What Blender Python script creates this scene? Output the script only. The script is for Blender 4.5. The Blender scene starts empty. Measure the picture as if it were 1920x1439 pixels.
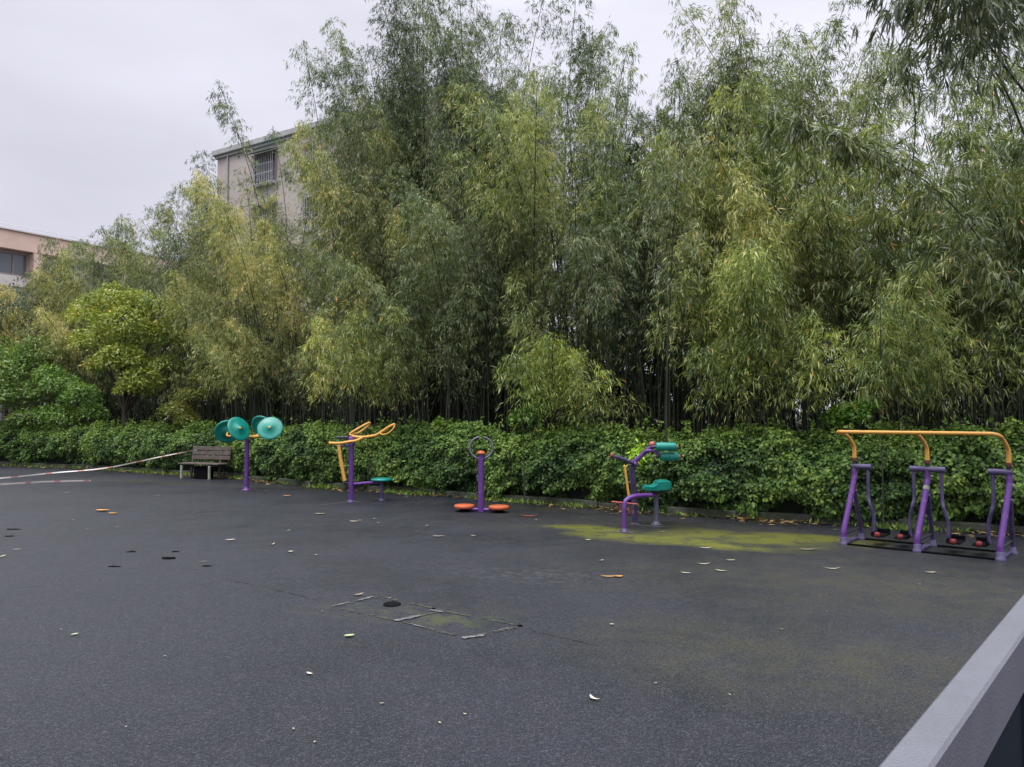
import bpy, math, random
import numpy as np
from mathutils import Vector, Matrix
R = math.radians
sc = bpy.context.scene
# ---------------------------------------------------------------- camera
F_PX, CX, CY, EYE, HOR = 1450.0, 960.0, 719.5, 1.6, 780.0
PITCH = math.atan((HOR - CY) / F_PX)
cam_d = bpy.data.cameras.new('camera'); cam = bpy.data.objects.new('camera', cam_d)
sc.collection.objects.link(cam); sc.camera = cam
cam.location = (0, 0, EYE); cam.rotation_euler = (R(90) + PITCH, 0, 0)
cam_d.sensor_width = 36; cam_d.lens = F_PX / 1920 * 36; cam_d.clip_start = .05; cam_d.clip_end = 3000
# ---------------------------------------------------------------- world: overcast sky
SUN_EL, SUN_AZ = R(66), R(-140)
wd = bpy.data.worlds.new('World'); sc.world = wd; wd.use_nodes = True
nt = wd.node_tree; nt.nodes.clear()
def N(nt, t, **k):
    n = nt.nodes.new(t)
    for a, b in k.items():
        if a.startswith('i_'): n.inputs[int(a[2:])].default_value = b
        else: setattr(n, a, b)
    return n
def LK(nt, a, b): nt.links.new(a, b)
sky = N(nt, 'ShaderNodeTexSky', sky_type='NISHITA', sun_disc=False, sun_elevation=SUN_EL, sun_rotation=SUN_AZ, dust_density=4.0)
bg1 = N(nt, 'ShaderNodeBackground'); bg1.inputs[1].default_value = .05
LK(nt, sky.outputs[0], bg1.inputs[0])
tc = N(nt, 'ShaderNodeTexCoord'); sep = N(nt, 'ShaderNodeSeparateXYZ'); LK(nt, tc.outputs['Generated'], sep.inputs[0])
el = N(nt, 'ShaderNodeValToRGB'); LK(nt, sep.outputs[2], el.inputs[0])
cr = el.color_ramp; cr.elements[0].position = 0.0; cr.elements[0].color = (.57, .57, .665, 1)
cr.elements[1].position = .95; cr.elements[1].color = (4.0, 4.05, 4.3, 1)
e = cr.elements.new(.30); e.color = (.625, .625, .72, 1)
e = cr.elements.new(.47); e.color = (.70, .70, .80, 1)
e = cr.elements.new(.70); e.color = (1.7, 1.73, 1.9, 1)
mp = N(nt, 'ShaderNodeMapping'); mp.inputs['Scale'].default_value = (1, 1, 3.2); LK(nt, tc.outputs['Generated'], mp.inputs[0])
nz = N(nt, 'ShaderNodeTexNoise'); nz.inputs['Scale'].default_value = 1.6; nz.inputs['Detail'].default_value = 5; nz.inputs['Roughness'].default_value = .5
LK(nt, mp.outputs[0], nz.inputs['Vector'])
nr = N(nt, 'ShaderNodeMapRange'); nr.inputs[1].default_value = .3; nr.inputs[2].default_value = .75; nr.inputs[3].default_value = .90; nr.inputs[4].default_value = 1.22
LK(nt, nz.outputs[0], nr.inputs[0])
# broad brightening of the cloud deck to the right
br = N(nt, 'ShaderNodeMapRange'); br.inputs[1].default_value = -.5; br.inputs[2].default_value = .35; br.inputs[3].default_value = .98; br.inputs[4].default_value = 1.22
LK(nt, sep.outputs[0], br.inputs[0])
mu = N(nt, 'ShaderNodeMath', operation='MULTIPLY'); LK(nt, nr.outputs[0], mu.inputs[0]); LK(nt, br.outputs[0], mu.inputs[1])
vm = N(nt, 'ShaderNodeVectorMath', operation='SCALE'); LK(nt, el.outputs[0], vm.inputs[0]); LK(nt, mu.outputs[0], vm.inputs['Scale'])
bg2 = N(nt, 'ShaderNodeBackground'); bg2.inputs[1].default_value = 1.0; LK(nt, vm.outputs[0], bg2.inputs[0])
mx = N(nt, 'ShaderNodeMixShader'); mx.inputs[0].default_value = .94
LK(nt, bg1.outputs[0], mx.inputs[1]); LK(nt, bg2.outputs[0], mx.inputs[2])
wo = N(nt, 'ShaderNodeOutputWorld'); LK(nt, mx.outputs[0], wo.inputs[0])
# ---------------------------------------------------------------- sun (veiled by cloud)
sd = bpy.data.lights.new('sun', 'SUN'); sd.energy = 1.5; sd.angle = R(14); sd.color = (1, .95, .86)
so = bpy.data.objects.new('sun', sd); sc.collection.objects.link(so)
sv = Vector((math.sin(SUN_AZ) * math.cos(SUN_EL), math.cos(SUN_AZ) * math.cos(SUN_EL), math.sin(SUN_EL)))
so.rotation_euler = sv.to_track_quat('Z', 'Y').to_euler()
sc.view_settings.view_transform = 'Standard'; sc.view_settings.look = 'None'
sc.view_settings.exposure = 0.17; sc.view_settings.gamma = 1
sc.render.engine = 'CYCLES'
try:
    sc.cycles.max_bounces = 6; sc.cycles.diffuse_bounces = 3; sc.cycles.glossy_bounces = 2; sc.cycles.transmission_bounces = 3; sc.cycles.transparent_max_bounces = 4
except Exception: pass
# ---------------------------------------------------------------- placing helpers
def ray(px, py):
    u = (px - CX) / F_PX; v = (CY - py) / F_PX
    c, s = math.cos(PITCH), math.sin(PITCH)
    return Vector((u, c - v * s, s + v * c))
def G(px, py, z=0.0):
    d = ray(px, py); return Vector((0, 0, EYE)) + d * ((z - EYE) / d.z)
def AT(px, py, Y):
    d = ray(px, py); return Vector((0, 0, EYE)) + d * (Y / d.y)
HE = Vector((.881, -.474, 0)); HN = Vector((.474, .881, 0))      # along the hedge, and away from the court
H0 = Vector((0, 14.15, 0))
_WX = [-32, -16.7, -13.2, -10.5, -7.2, -4.85, -1.7, .4, 2.9, 4.8, 7, 14]
_WY = [1.5, 1.9, 2.35, 2.2, 2.1, 1.0, .65, .3, -.15, -.1, 0, 0]
def warp(x): return np.interp(x, _WX, _WY)                        # the hedge is not quite straight
def hedgeY(px):
    u = (px - CX) / F_PX; Y = 14.15 / (1 + .538 * u)
    for _ in range(30): Y = .5 * Y + .5 * (14.15 - .538 * u * Y + float(warp(u * Y)))
    return Y
# ---------------------------------------------------------------- materials
def mat(name, col, rough=.6, metal=0, spec=.5, noise=None, bump=0, bscale=40, coat=0):
    m = bpy.data.materials.new(name); m.use_nodes = True; t = m.node_tree
    b = t.nodes['Principled BSDF']; b.inputs['Roughness'].default_value = rough; b.inputs['Metallic'].default_value = metal
    b.inputs['Specular IOR Level'].default_value = spec; b.inputs['Coat Weight'].default_value = coat
    b.inputs['Base Color'].default_value = (*col, 1)
    tc = N(t, 'ShaderNodeTexCoord')
    if noise:                                                     # (second colour, scale, lo, hi)
        c2, s, lo, hi = noise
        n = N(t, 'ShaderNodeTexNoise'); n.inputs['Scale'].default_value = s; n.inputs['Detail'].default_value = 6; n.inputs['Roughness'].default_value = .65
        LK(t, tc.outputs['Object'], n.inputs['Vector'])
        r = N(t, 'ShaderNodeMapRange'); r.inputs[1].default_value = lo; r.inputs[2].default_value = hi; LK(t, n.outputs[0], r.inputs[0])
        x = N(t, 'ShaderNodeMix', data_type='RGBA'); x.inputs[6].default_value = (*col, 1); x.inputs[7].default_value = (*c2, 1)
        LK(t, r.outputs[0], x.inputs[0]); LK(t, x.outputs[2], b.inputs['Base Color'])
    if bump:
        n = N(t, 'ShaderNodeTexNoise'); n.inputs['Scale'].default_value = bscale; n.inputs['Detail'].default_value = 4
        LK(t, tc.outputs['Object'], n.inputs['Vector'])
        bp = N(t, 'ShaderNodeBump'); bp.inputs['Strength'].default_value = bump; bp.inputs['Distance'].default_value = .02
        LK(t, n.outputs[0], bp.inputs['Height']); LK(t, bp.outputs[0], b.inputs['Normal'])
    return m
def leaf_mat(name, stops, trans=.28, rough=.5, spec=.4):
    """leaf colours chosen leaf by leaf from a ramp, times the plant's own tint"""
    m = bpy.data.materials.new(name); m.use_nodes = True; t = m.node_tree; b = t.nodes['Principled BSDF']
    a = N(t, 'ShaderNodeAttribute', attribute_name='leaf_hue')
    rp = N(t, 'ShaderNodeValToRGB'); LK(t, a.outputs['Fac'], rp.inputs[0])
    el = rp.color_ramp.elements
    while len(el) < len(stops): el.new(.5)
    for q, (p, c) in zip(list(el), stops): q.position = p; q.color = (*c, 1)
    for i, (p, c) in enumerate(stops): el[i].position = p; el[i].color = (*c, 1)
    oi = N(t, 'ShaderNodeObjectInfo')
    x = N(t, 'ShaderNodeMix', data_type='RGBA', blend_type='MULTIPLY'); x.inputs[0].default_value = 1
    LK(t, rp.outputs[0], x.inputs[6]); LK(t, oi.outputs['Color'], x.inputs[7])
    LK(t, x.outputs[2], b.inputs['Base Color']); b.inputs['Roughness'].default_value = rough; b.inputs['Specular IOR Level'].default_value = spec
    tr = N(t, 'ShaderNodeBsdfTranslucent')
    y = N(t, 'ShaderNodeMix', data_type='RGBA', blend_type='MULTIPLY'); y.inputs[0].default_value = 1; y.inputs[7].default_value = (1.15, 1.25, .6, 1)
    LK(t, x.outputs[2], y.inputs[6]); LK(t, y.outputs[2], tr.inputs[0])
    ms = N(t, 'ShaderNodeMixShader'); ms.inputs[0].default_value = trans
    LK(t, b.outputs[0], ms.inputs[1]); LK(t, tr.outputs[0], ms.inputs[2]); LK(t, ms.outputs[0], t.nodes['Material Output'].inputs[0])
    return m
M = {}
M['purple'] = mat('purple_paint', (.095, .027, .19), .45, noise=((.20, .12, .27), 14, .56, .74), coat=.05, bump=.05)
M['purple_dull'] = mat('faded_purple_paint', (.045, .030, .100), .55, noise=((.09, .075, .14), 11, .4, .7))
M['yellow'] = mat('yellow_paint', (.58, .29, .045), .5, noise=((.38, .24, .12), 15, .52, .72), coat=.05)
M['teal'] = mat('teal_plastic', (.0, .185, .145), .42, noise=((.004, .23, .185), 7, .4, .7), coat=.05)
M['teal_dark'] = mat('dark_teal_plastic', (.0, .085, .075), .45, noise=((.01, .11, .10), 7, .4, .7))
M['orange'] = mat('orange_plastic', (.48, .085, .018), .55, noise=((.34, .10, .05), 13, .4, .7))
M['steel'] = mat('brushed_steel', (.10, .095, .125), .4, .6)
M['dark_metal'] = mat('dark_metal', (.035, .035, .045), .5, .3)
M['galv'] = mat('grey_post_paint', (.10, .10, .15), .5, .2)
M['red'] = mat('red_rubber', (.15, .010, .015), .7)
M['pink'] = mat('faded_red_cap', (.45, .10, .10), .5)
M['black'] = mat('black_rubber', (.004, .004, .005), .9, 0, .08)
M['rust'] = mat('rusty_metal', (.12, .035, .02), .8, noise=((.05, .03, .03), 30, .4, .6))
M['wood'] = mat('weathered_wood', (.065, .048, .042), .8, noise=((.13, .105, .095), 14, .4, .7), bump=.4, bscale=60)
M['pale_post'] = mat('pale_painted_timber', (.30, .32, .26), .7, noise=((.14, .17, .12), 15, .4, .7))
M['concrete'] = mat('old_concrete', (.075, .075, .062), .9, noise=((.03, .042, .020), 3, .35, .6), bump=.4)
M['scuff'] = mat('pale_scuffed_concrete', (.17, .165, .17), .85, noise=((.06, .06, .065), 14, .35, .6))
M['soil'] = mat('dark_soil', (.028, .024, .017), .95, noise=((.05, .045, .025), 2, .4, .7), bump=.6, bscale=12)
M['culm'] = mat('bamboo_culm', (.022, .026, .016), .55, noise=((.055, .060, .036), 3, .4, .75))
M['bark'] = mat('bark', (.04, .032, .025), .85, noise=((.075, .065, .05), 12, .4, .7), bump=.5)
M['core'] = mat('hedge_twigs', (.012, .018, .010), .95)
M['render'] = mat('pinkish_render', (.47, .42, .385), .85, noise=((.34, .31, .285), .6, .35, .7), bump=.1)
M['coping'] = mat('grey_green_coping', (.40, .405, .40), .8, noise=((.27, .28, .275), 1.5, .35, .7))  # trim colour lightened, distance haze is painted into it
M['fascia'] = mat('orange_brown_render', (.66, .48, .39), .85, noise=((.56, .42, .35), .8, .35, .7))
M['offwhite'] = mat('off_white_render', (.60, .55, .52), .8, noise=((.48, .44, .42), .9, .35, .7))
M['glass'] = mat('window_glass', (.09, .10, .12), .15, 0, .8)  # pane colour lifted too, haze lowers its contrast
M['curtain'] = mat('pale_curtain', (.45, .47, .50), .8)
M['awning'] = mat('green_awning', (.04, .11, .09), .6)
M['bars'] = mat('security_bars', (.50, .50, .52), .45, .3)  # paler bars, the same haze put into their colour
M['frame'] = mat('brown_window_frame', (.24, .20, .19), .5)
M['rail'] = mat('grey_painted_rail', (.118, .120, .142), .5, 0, .4, noise=((.095, .097, .115), 5, .35, .70), bump=.2, bscale=160)
M['panel'] = mat('dark_glass_panel', (.004, .011, .016), .6, 0, .15)
M['mullion'] = mat('dark_mullion', (.02, .022, .038), .4)
BL = [(0, (.050, .068, .040)), (.30, (.088, .114, .054)), (.55, (.176, .208, .092)), (.80, (.33, .355, .158)), (.92, (.40, .35, .19)), (1, (.48, .24, .10))]
M['bamboo'] = leaf_mat('bamboo_leaf', BL, .30, .42, .5)
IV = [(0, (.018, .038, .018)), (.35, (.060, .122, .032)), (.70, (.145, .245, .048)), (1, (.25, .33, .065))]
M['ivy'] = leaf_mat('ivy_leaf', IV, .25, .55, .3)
M['broad'] = leaf_mat('broad_leaf', [(0, (.05, .085, .02)), (.5, (.115, .165, .035)), (.9, (.20, .24, .05)), (1, (.30, .22, .06))], .3, .45, .45)
M['litter'] = leaf_mat('dry_leaf', [(0, (.05, .035, .018)), (.5, (.13, .09, .04)), (1, (.36, .25, .09))], .1, .7, .3)
def simple_leaf(n, c): return mat(n, c, .6, noise=((c[0] * .7, c[1] * .65, c[2] * .6), 30, .4, .7))
M['leaf_cream'] = simple_leaf('cream_dry_leaf', (.46, .42, .33)); M['leaf_green'] = simple_leaf('pale_green_leaf', (.33, .38, .20))
M['leaf_orange'] = simple_leaf('orange_dry_leaf', (.60, .27, .05)); M['leaf_tan'] = simple_leaf('tan_dry_leaf', (.27, .22, .16)); M['leaf_red'] = simple_leaf('reddish_leaf', (.42, .09, .04))
# red and white tape: stripes along its length
def tape_mat():
    m = mat('red_white_tape', (.75, .72, .70), .5); t = m.node_tree; b = t.nodes['Principled BSDF']
    u = N(t, 'ShaderNodeAttribute', attribute_name='run'); s = N(t, 'ShaderNodeMath', operation='FRACT'); LK(t, u.outputs['Fac'], s.inputs[0])
    g = N(t, 'ShaderNodeMath', operation='GREATER_THAN'); g.inputs[1].default_value = .80; LK(t, s.outputs[0], g.inputs[0])
    x = N(t, 'ShaderNodeMix', data_type='RGBA'); x.inputs[6].default_value = (.60, .55, .50, 1); x.inputs[7].default_value = (.46, .20, .17, 1)
    LK(t, g.outputs[0], x.inputs[0]); LK(t, x.outputs[2], b.inputs['Base Color']); return m
M['tape'] = tape_mat()
# rubber court: dark granules, damp sheen, moss where it really grows
def court_mat():
    m = bpy.data.materials.new('rubber_granule_surface'); m.use_nodes = True; t = m.node_tree; b = t.nodes['Principled BSDF']
    tc = N(t, 'ShaderNodeTexCoord'); O = tc.outputs['Object']
    def noise(s, d=4, r=.6, vec=O):
        n = N(t, 'ShaderNodeTexNoise'); n.inputs['Scale'].default_value = s; n.inputs['Detail'].default_value = d; n.inputs['Roughness'].default_value = r; LK(t, vec, n.inputs['Vector']); return n.outputs[0]
    def rng(x, a, b_, c=0., d=1.):
        r = N(t, 'ShaderNodeMapRange'); r.inputs[1].default_value = a; r.inputs[2].default_value = b_; r.inputs[3].default_value = c; r.inputs[4].default_value = d; LK(t, x, r.inputs[0]); return r.outputs[0]
    def mixc(f, a, b_):
        x = N(t, 'ShaderNodeMix', data_type='RGBA')
        for k, q in ((6, a), (7, b_)):
            if isinstance(q, tuple): x.inputs[k].default_value = (*q, 1)
            else: LK(t, q, x.inputs[k])
        LK(t, f, x.inputs[0]); return x.outputs[2]
    def op(o, a, b_):
        x = N(t, 'ShaderNodeMath', operation=o)
        for k, q in ((0, a), (1, b_)):
            if isinstance(q, (int, float)): x.inputs[k].default_value = q
            else: LK(t, q, x.inputs[k])
        return x.outputs[0]
    vo = N(t, 'ShaderNodeTexVoronoi'); vo.inputs['Scale'].default_value = 130; LK(t, O, vo.inputs['Vector'])
    sp = N(t, 'ShaderNodeSeparateColor'); LK(t, vo.outputs['Color'], sp.inputs[0])
    big = noise(.42, 6, .62); mid = noise(3.2, 5, .65)
    base = mixc(rng(big, .38, .62), (.0038, .0054, .0096), (.0100, .0114, .0190))
    base = mixc(rng(mid, .45, .75), base, (.0125, .0105, .0165))
    base = mixc(rng(sp.outputs[0], .62, 1.0, 0, .85), base, (.050, .055, .072))
    base = mixc(rng(sp.outputs[1], .0, .35, .65, 0), base, (.004, .0045, .006))
    # moss
    wob = N(t, 'ShaderNodeTexNoise'); wob.inputs['Scale'].default_value = 1.3; wob.inputs['Detail'].default_value = 5; LK(t, O, wob.inputs['Vector'])
    def blob(cx, cy, rx, ry, ang, lo=1.0, hi=.25):
        mpn = N(t, 'ShaderNodeMapping', vector_type='TEXTURE'); mpn.inputs['Location'].default_value = (cx, cy, 0); mpn.inputs['Rotation'].default_value = (0, 0, ang); mpn.inputs['Scale'].default_value = (rx, ry, 50)
        LK(t, O, mpn.inputs[0])
        ln = N(t, 'ShaderNodeVectorMath', operation='LENGTH'); LK(t, mpn.outputs[0], ln.inputs[0])
        return rng(op('ADD', ln.outputs['Value'], op('MULTIPLY', op('SUBTRACT', wob.outputs[0], .5), 1.5)), lo, hi)
    MOSS = [(G(1110, 992), .85, .26), (G(1250, 1012), 1.5, .42), (G(1400, 1010), 1.6, .5), (G(1330, 1022), 1.0, .28), (G(1520, 1010), 1.0, .35)]
    msum = None
    for p, rx, ry in MOSS:
        rx *= 1.15; ry *= 1.3
        q = blob(p.x, p.y, rx, ry, -.42); msum = q if msum is None else op('MAXIMUM', msum, q)
    fine = op('MULTIPLY', rng(noise(38, 6, .8), .42, .58, .12, 1), rng(noise(3.4, 6, .75), .38, .56, .25, 1))
    base = mixc(op('MINIMUM', op('MULTIPLY', op('MULTIPLY', msum, fine), 1.5), 1.0), base, (.175, .185, .006))
    olive = None
    for p, rx, ry in [(G(1330, 1000), 4.2, 1.6), (G(1680, 1100), 3.6, 1.9), (G(1560, 1240), 2.1, 1.2), (G(1010, 955), 2.2, .5), (G(560, 915), 3.5, .45), (G(300, 905), 4, .5)]:
        q = blob(p.x, p.y, rx, ry, -.45, 1.1, 0); olive = q if olive is None else op('MAXIMUM', olive, q)
    base = mixc(op('MULTIPLY', op('MULTIPLY', olive, fine), .75), base, (.050, .048, .014))
    seam = blob(G(770, 1155).x, G(770, 1155).y, .95, .30, -.35, 1.15, .4)
    base = mixc(op('MULTIPLY', op('MULTIPLY', seam, rng(noise(4, 6, .7), .44, .62)), .7), base, (.050, .060, .020))
    scf = blob(G(1000, 1080).x, G(1000, 1080).y, 1.1, .5, -.3, 1.1, .2)
    base = mixc(op('MULTIPLY', op('MULTIPLY', scf, rng(noise(9, 6, .75), .5, .62)), .35), base, (.10, .10, .095))
    LK(t, base, b.inputs['Base Color'])
    b.inputs['Specular IOR Level'].default_value = .36
    LK(t, rng(op('ADD', big, op('MULTIPLY', mid, .4)), .52, .88, .36, .66), b.inputs['Roughness'])
    bp = N(t, 'ShaderNodeBump'); bp.inputs['Strength'].default_value = .9; bp.inputs['Distance'].default_value = .006
    LK(t, op('ADD', vo.outputs['Distance'], op('MULTIPLY', noise(60), .6)), bp.inputs['Height'])
    b2 = N(t, 'ShaderNodeBump'); b2.inputs['Strength'].default_value = .25; b2.inputs['Distance'].default_value = .03; LK(t, mid, b2.inputs['Height']); LK(t, bp.outputs[0], b2.inputs['Normal'])
    LK(t, b2.outputs[0], b.inputs['Normal']); return m
M['court'] = court_mat()
# ---------------------------------------------------------------- object helpers
COL = sc.collection
def empty(name, loc=(0, 0, 0), rz=0):
    o = bpy.data.objects.new(name, None); o.empty_display_size = .2; COL.objects.link(o); o.location = loc; o.rotation_euler = (0, 0, rz); return o
def tag(o, label=None, cat=None, group=None, kind=None):
    if label: o['label'] = label
    if cat: o['category'] = cat
    if group: o['group'] = group
    if kind: o['kind'] = kind
    return o
def link(name, me, parent=None, m=None):
    o = bpy.data.objects.new(name, me); COL.objects.link(o)
    if parent: o.parent = parent
    if m: me.materials.append(M[m])
    return o
def crom(P, k=6):
    P = [Vector(p) for p in P]
    if len(P) < 3: return P
    out = []
    for i in range(len(P) - 1):
        a = P[max(i - 1, 0)]; b = P[i]; c = P[i + 1]; d = P[min(i + 2, len(P) - 1)]
        for j in range(k):
            t = j / k
            out.append(.5 * ((2 * b) + (c - a) * t + (2 * a - 5 * b + 4 * c - d) * t * t + (3 * b - a - 3 * c + d) * t ** 3))
    out.append(P[-1]); return out
class MB:
    def __init__(s): s.v = []; s.f = []; s.sm = []
    def add(s, vs, fs, smooth=False):
        n = len(s.v); s.v += [tuple(v) for v in vs]; s.f += [tuple(n + i for i in f) for f in fs]; s.sm += [smooth] * len(fs); return s
    def box(s, c, d, rot=None, bev=0):
        c = Vector(c); hx, hy, hz = d[0] / 2, d[1] / 2, d[2] / 2
        if bev:                                                    # chamfered box
            vs = []; b = min(bev, hx * .9, hy * .9, hz * .9)
            for sx in (-1, 1):
                for sy in (-1, 1):
                    for sz in (-1, 1):
                        vs += [(sx * hx, sy * (hy - b), sz * (hz - b)), (sx * (hx - b), sy * hy, sz * (hz - b)), (sx * (hx - b), sy * (hy - b), sz * hz)]
            import bmesh
            bm = bmesh.new(); [bm.verts.new(v) for v in vs]; bmesh.ops.convex_hull(bm, input=bm.verts); bm.verts.ensure_lookup_table(); bm.verts.index_update()
            vs = [v.co.copy() for v in bm.verts]; fs = [[v.index for v in f.verts] for f in bm.faces]; bm.free()
        else:
            vs = [(x, y, z) for x in (-hx, hx) for y in (-hy, hy) for z in (-hz, hz)]
            fs = [(0, 1, 3, 2), (4, 6, 7, 5), (0, 4, 5, 1), (2, 3, 7, 6), (0, 2, 6, 4), (1, 5, 7, 3)]
        vs = [Vector(v) for v in vs]
        if rot is not None: vs = [rot @ v for v in vs]
        return s.add([c + v for v in vs], fs)
    def tube(s, P, r, seg=12, k=6, smooth=True, caps=True, closed=False):
        P = crom(P, k) if k > 1 else [Vector(p) for p in P]
        n = len(P); rs = r if isinstance(r, (list, tuple)) else None
        up = None; rings = []
        for i, p in enumerate(P):
            tan = (P[min(i + 1, n - 1)] - P[max(i - 1, 0)]).normalized()
            if closed: tan = (P[(i + 1) % n] - P[i - 1]).normalized()
            if up is None:
                up = Vector((0, 0, 1)) if abs(tan.z) < .9 else Vector((1, 0, 0))
            up = (up - tan * up.dot(tan)).normalized(); sd_ = tan.cross(up)
            rr = r if rs is None else rs[0] + (rs[1] - rs[0]) * i / max(n - 1, 1)
            rings.append([p + (up * math.cos(a) + sd_ * math.sin(a)) * rr for a in [2 * math.pi * j / seg for j in range(seg)]])
        vs = [v for q in rings for v in q]; fs = []
        for i in range(n if closed else n - 1):
            for j in range(seg):
                a = i * seg + j; b = i * seg + (j + 1) % seg; c = ((i + 1) % n) * seg
                fs.append((a, b, c + (j + 1) % seg, c + j))
        s.add(vs, fs, smooth)
        if caps and not closed:
            s.add(rings[0], [tuple(range(seg))[::-1]]); s.add(rings[-1], [tuple(range(seg))])
        return s
    def lathe(s, prof, c=(0, 0, 0), axis=(0, 0, 1), seg=32, smooth=True):
        """prof: (radius, height) pairs from bottom to top along axis"""
        q = Vector(axis).normalized().to_track_quat('Z', 'Y').to_matrix(); c = Vector(c)
        vs = []; fs = []
        for (r, h) in prof:
            for j in range(seg):
                a = 2 * math.pi * j / seg; vs.append(c + q @ Vector((r * math.cos(a), r * math.sin(a), h)))
        for i in range(len(prof) - 1):
            for j in range(seg):
                a = i * seg; k = (j + 1) % seg; fs.append((a + j, a + k, a + seg + k, a + seg + j))
        s.add(vs, fs, smooth); return s
    def build(s, name, m, parent=None):
        me = bpy.data.meshes.new(name); me.from_pydata(s.v, [], s.f); me.polygons.foreach_set('use_smooth', s.sm); me.update()
        return link(name, me, parent, m)
def tube(name, P, r, m, parent, **k): return MB().tube(P, r, **k).build(name, m, parent)
# leaves: arrays of base point, direction, length, width -> one kite-shaped folded face pair each
rng = np.random.default_rng(7)
def leaf_mesh(name, base, dirs, length, width, hue, flat=None, wide=.42):
    n = len(base)
    d = dirs / (np.linalg.norm(dirs, axis=1, keepdims=True) + 1e-9)
    if flat is None: flat = rng.normal(size=(n, 3)); flat[:, 2] += .8
    side = np.cross(d, flat); side /= (np.linalg.norm(side, axis=1, keepdims=True) + 1e-9)
    nn = np.cross(side, d)
    L = length[:, None]; W = width[:, None]
    sag = np.array([0, 0, -1.]) * L * .10
    v = np.empty((n, 4, 3), np.float32)
    v[:, 0] = base
    v[:, 1] = base + d * L * wide + side * W * .5 - nn * W * .12
    v[:, 2] = base + d * L + sag
    v[:, 3] = base + d * L * wide - side * W * .5 - nn * W * .12
    me = bpy.data.meshes.new(name)
    me.vertices.add(n * 4); me.vertices.foreach_set('co', v.ravel())
    me.loops.add(n * 6); me.polygons.add(n * 2)
    b0 = (np.arange(n) * 4)[:, None]
    idx = (b0 + np.array([0, 1, 2, 0, 2, 3])[None]).astype(np.int32)
    me.loops.foreach_set('vertex_index', idx.ravel())
    me.polygons.foreach_set('loop_start', (np.arange(n * 2) * 3).astype(np.int32))
    me.update(calc_edges=True)
    at = me.attributes.new('leaf_hue', 'FLOAT', 'FACE'); at.data.foreach_set('value', np.repeat(np.clip(hue, 0, 1), 2).astype(np.float32))
    return me
_ph = rng.uniform(0, 6.28, (14, 3)); _dr = rng.normal(size=(14, 3)); _dr /= np.linalg.norm(_dr, axis=1, keepdims=True)
def snoise(p, s):
    """cheap smooth noise, about -1..1"""
    o = np.zeros(len(p))
    for i in range(14):
        fq = s * (1 + .35 * i * .5); o += np.sin(p @ _dr[i] * fq * 2.2 + _ph[i, 0] + 1.3 * np.sin(p @ _dr[(i + 5) % 14] * fq + _ph[i, 1]))
    return o / 6.0
# ================================================================ GROUND
g = MB(); S = 900
g.add([(-S, -S, -.01), (S, -S, -.01), (S, S, -.01), (-S, S, -.01)], [(0, 1, 2, 3)])
tag(g.build('ground', 'soil'), kind='structure')
def onH(x, d=0.0):                                                # point on the hedge foot line, d metres behind
    return Vector((x, 14.15 - .538 * x + float(warp(x)), 0)) + HN * d
c = MB()
xs_ = list(np.linspace(-40, 26, 67)); vs = []
for x in xs_:
    p = onH(x, .02); vs += [(p.x, p.y, .004), (p.x, -14, .004)]
c.add(vs, [(2 * i, 2 * i + 1, 2 * i + 3, 2 * i + 2) for i in range(len(xs_) - 1)])
tag(c.build('rubber_court', 'court'), kind='structure')
kb = MB()
for i in range(42):                                               # old kerb blocks behind the hedge foot
    x = -30 + i * 1.0
    p = onH(x, .03) + Vector((0, 0, .035 + .012 * math.sin(i * 2.3))); q_ = onH(x + .5, .03) - onH(x - .5, .03)
    kb.box(p, (q_.length * .985, .14, .17), Matrix.Rotation(math.atan2(q_.y, q_.x) + .006 * math.sin(i * 1.7), 3, 'Z'), .015)
tag(kb.build('kerb', 'concrete'), kind='structure')
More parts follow.
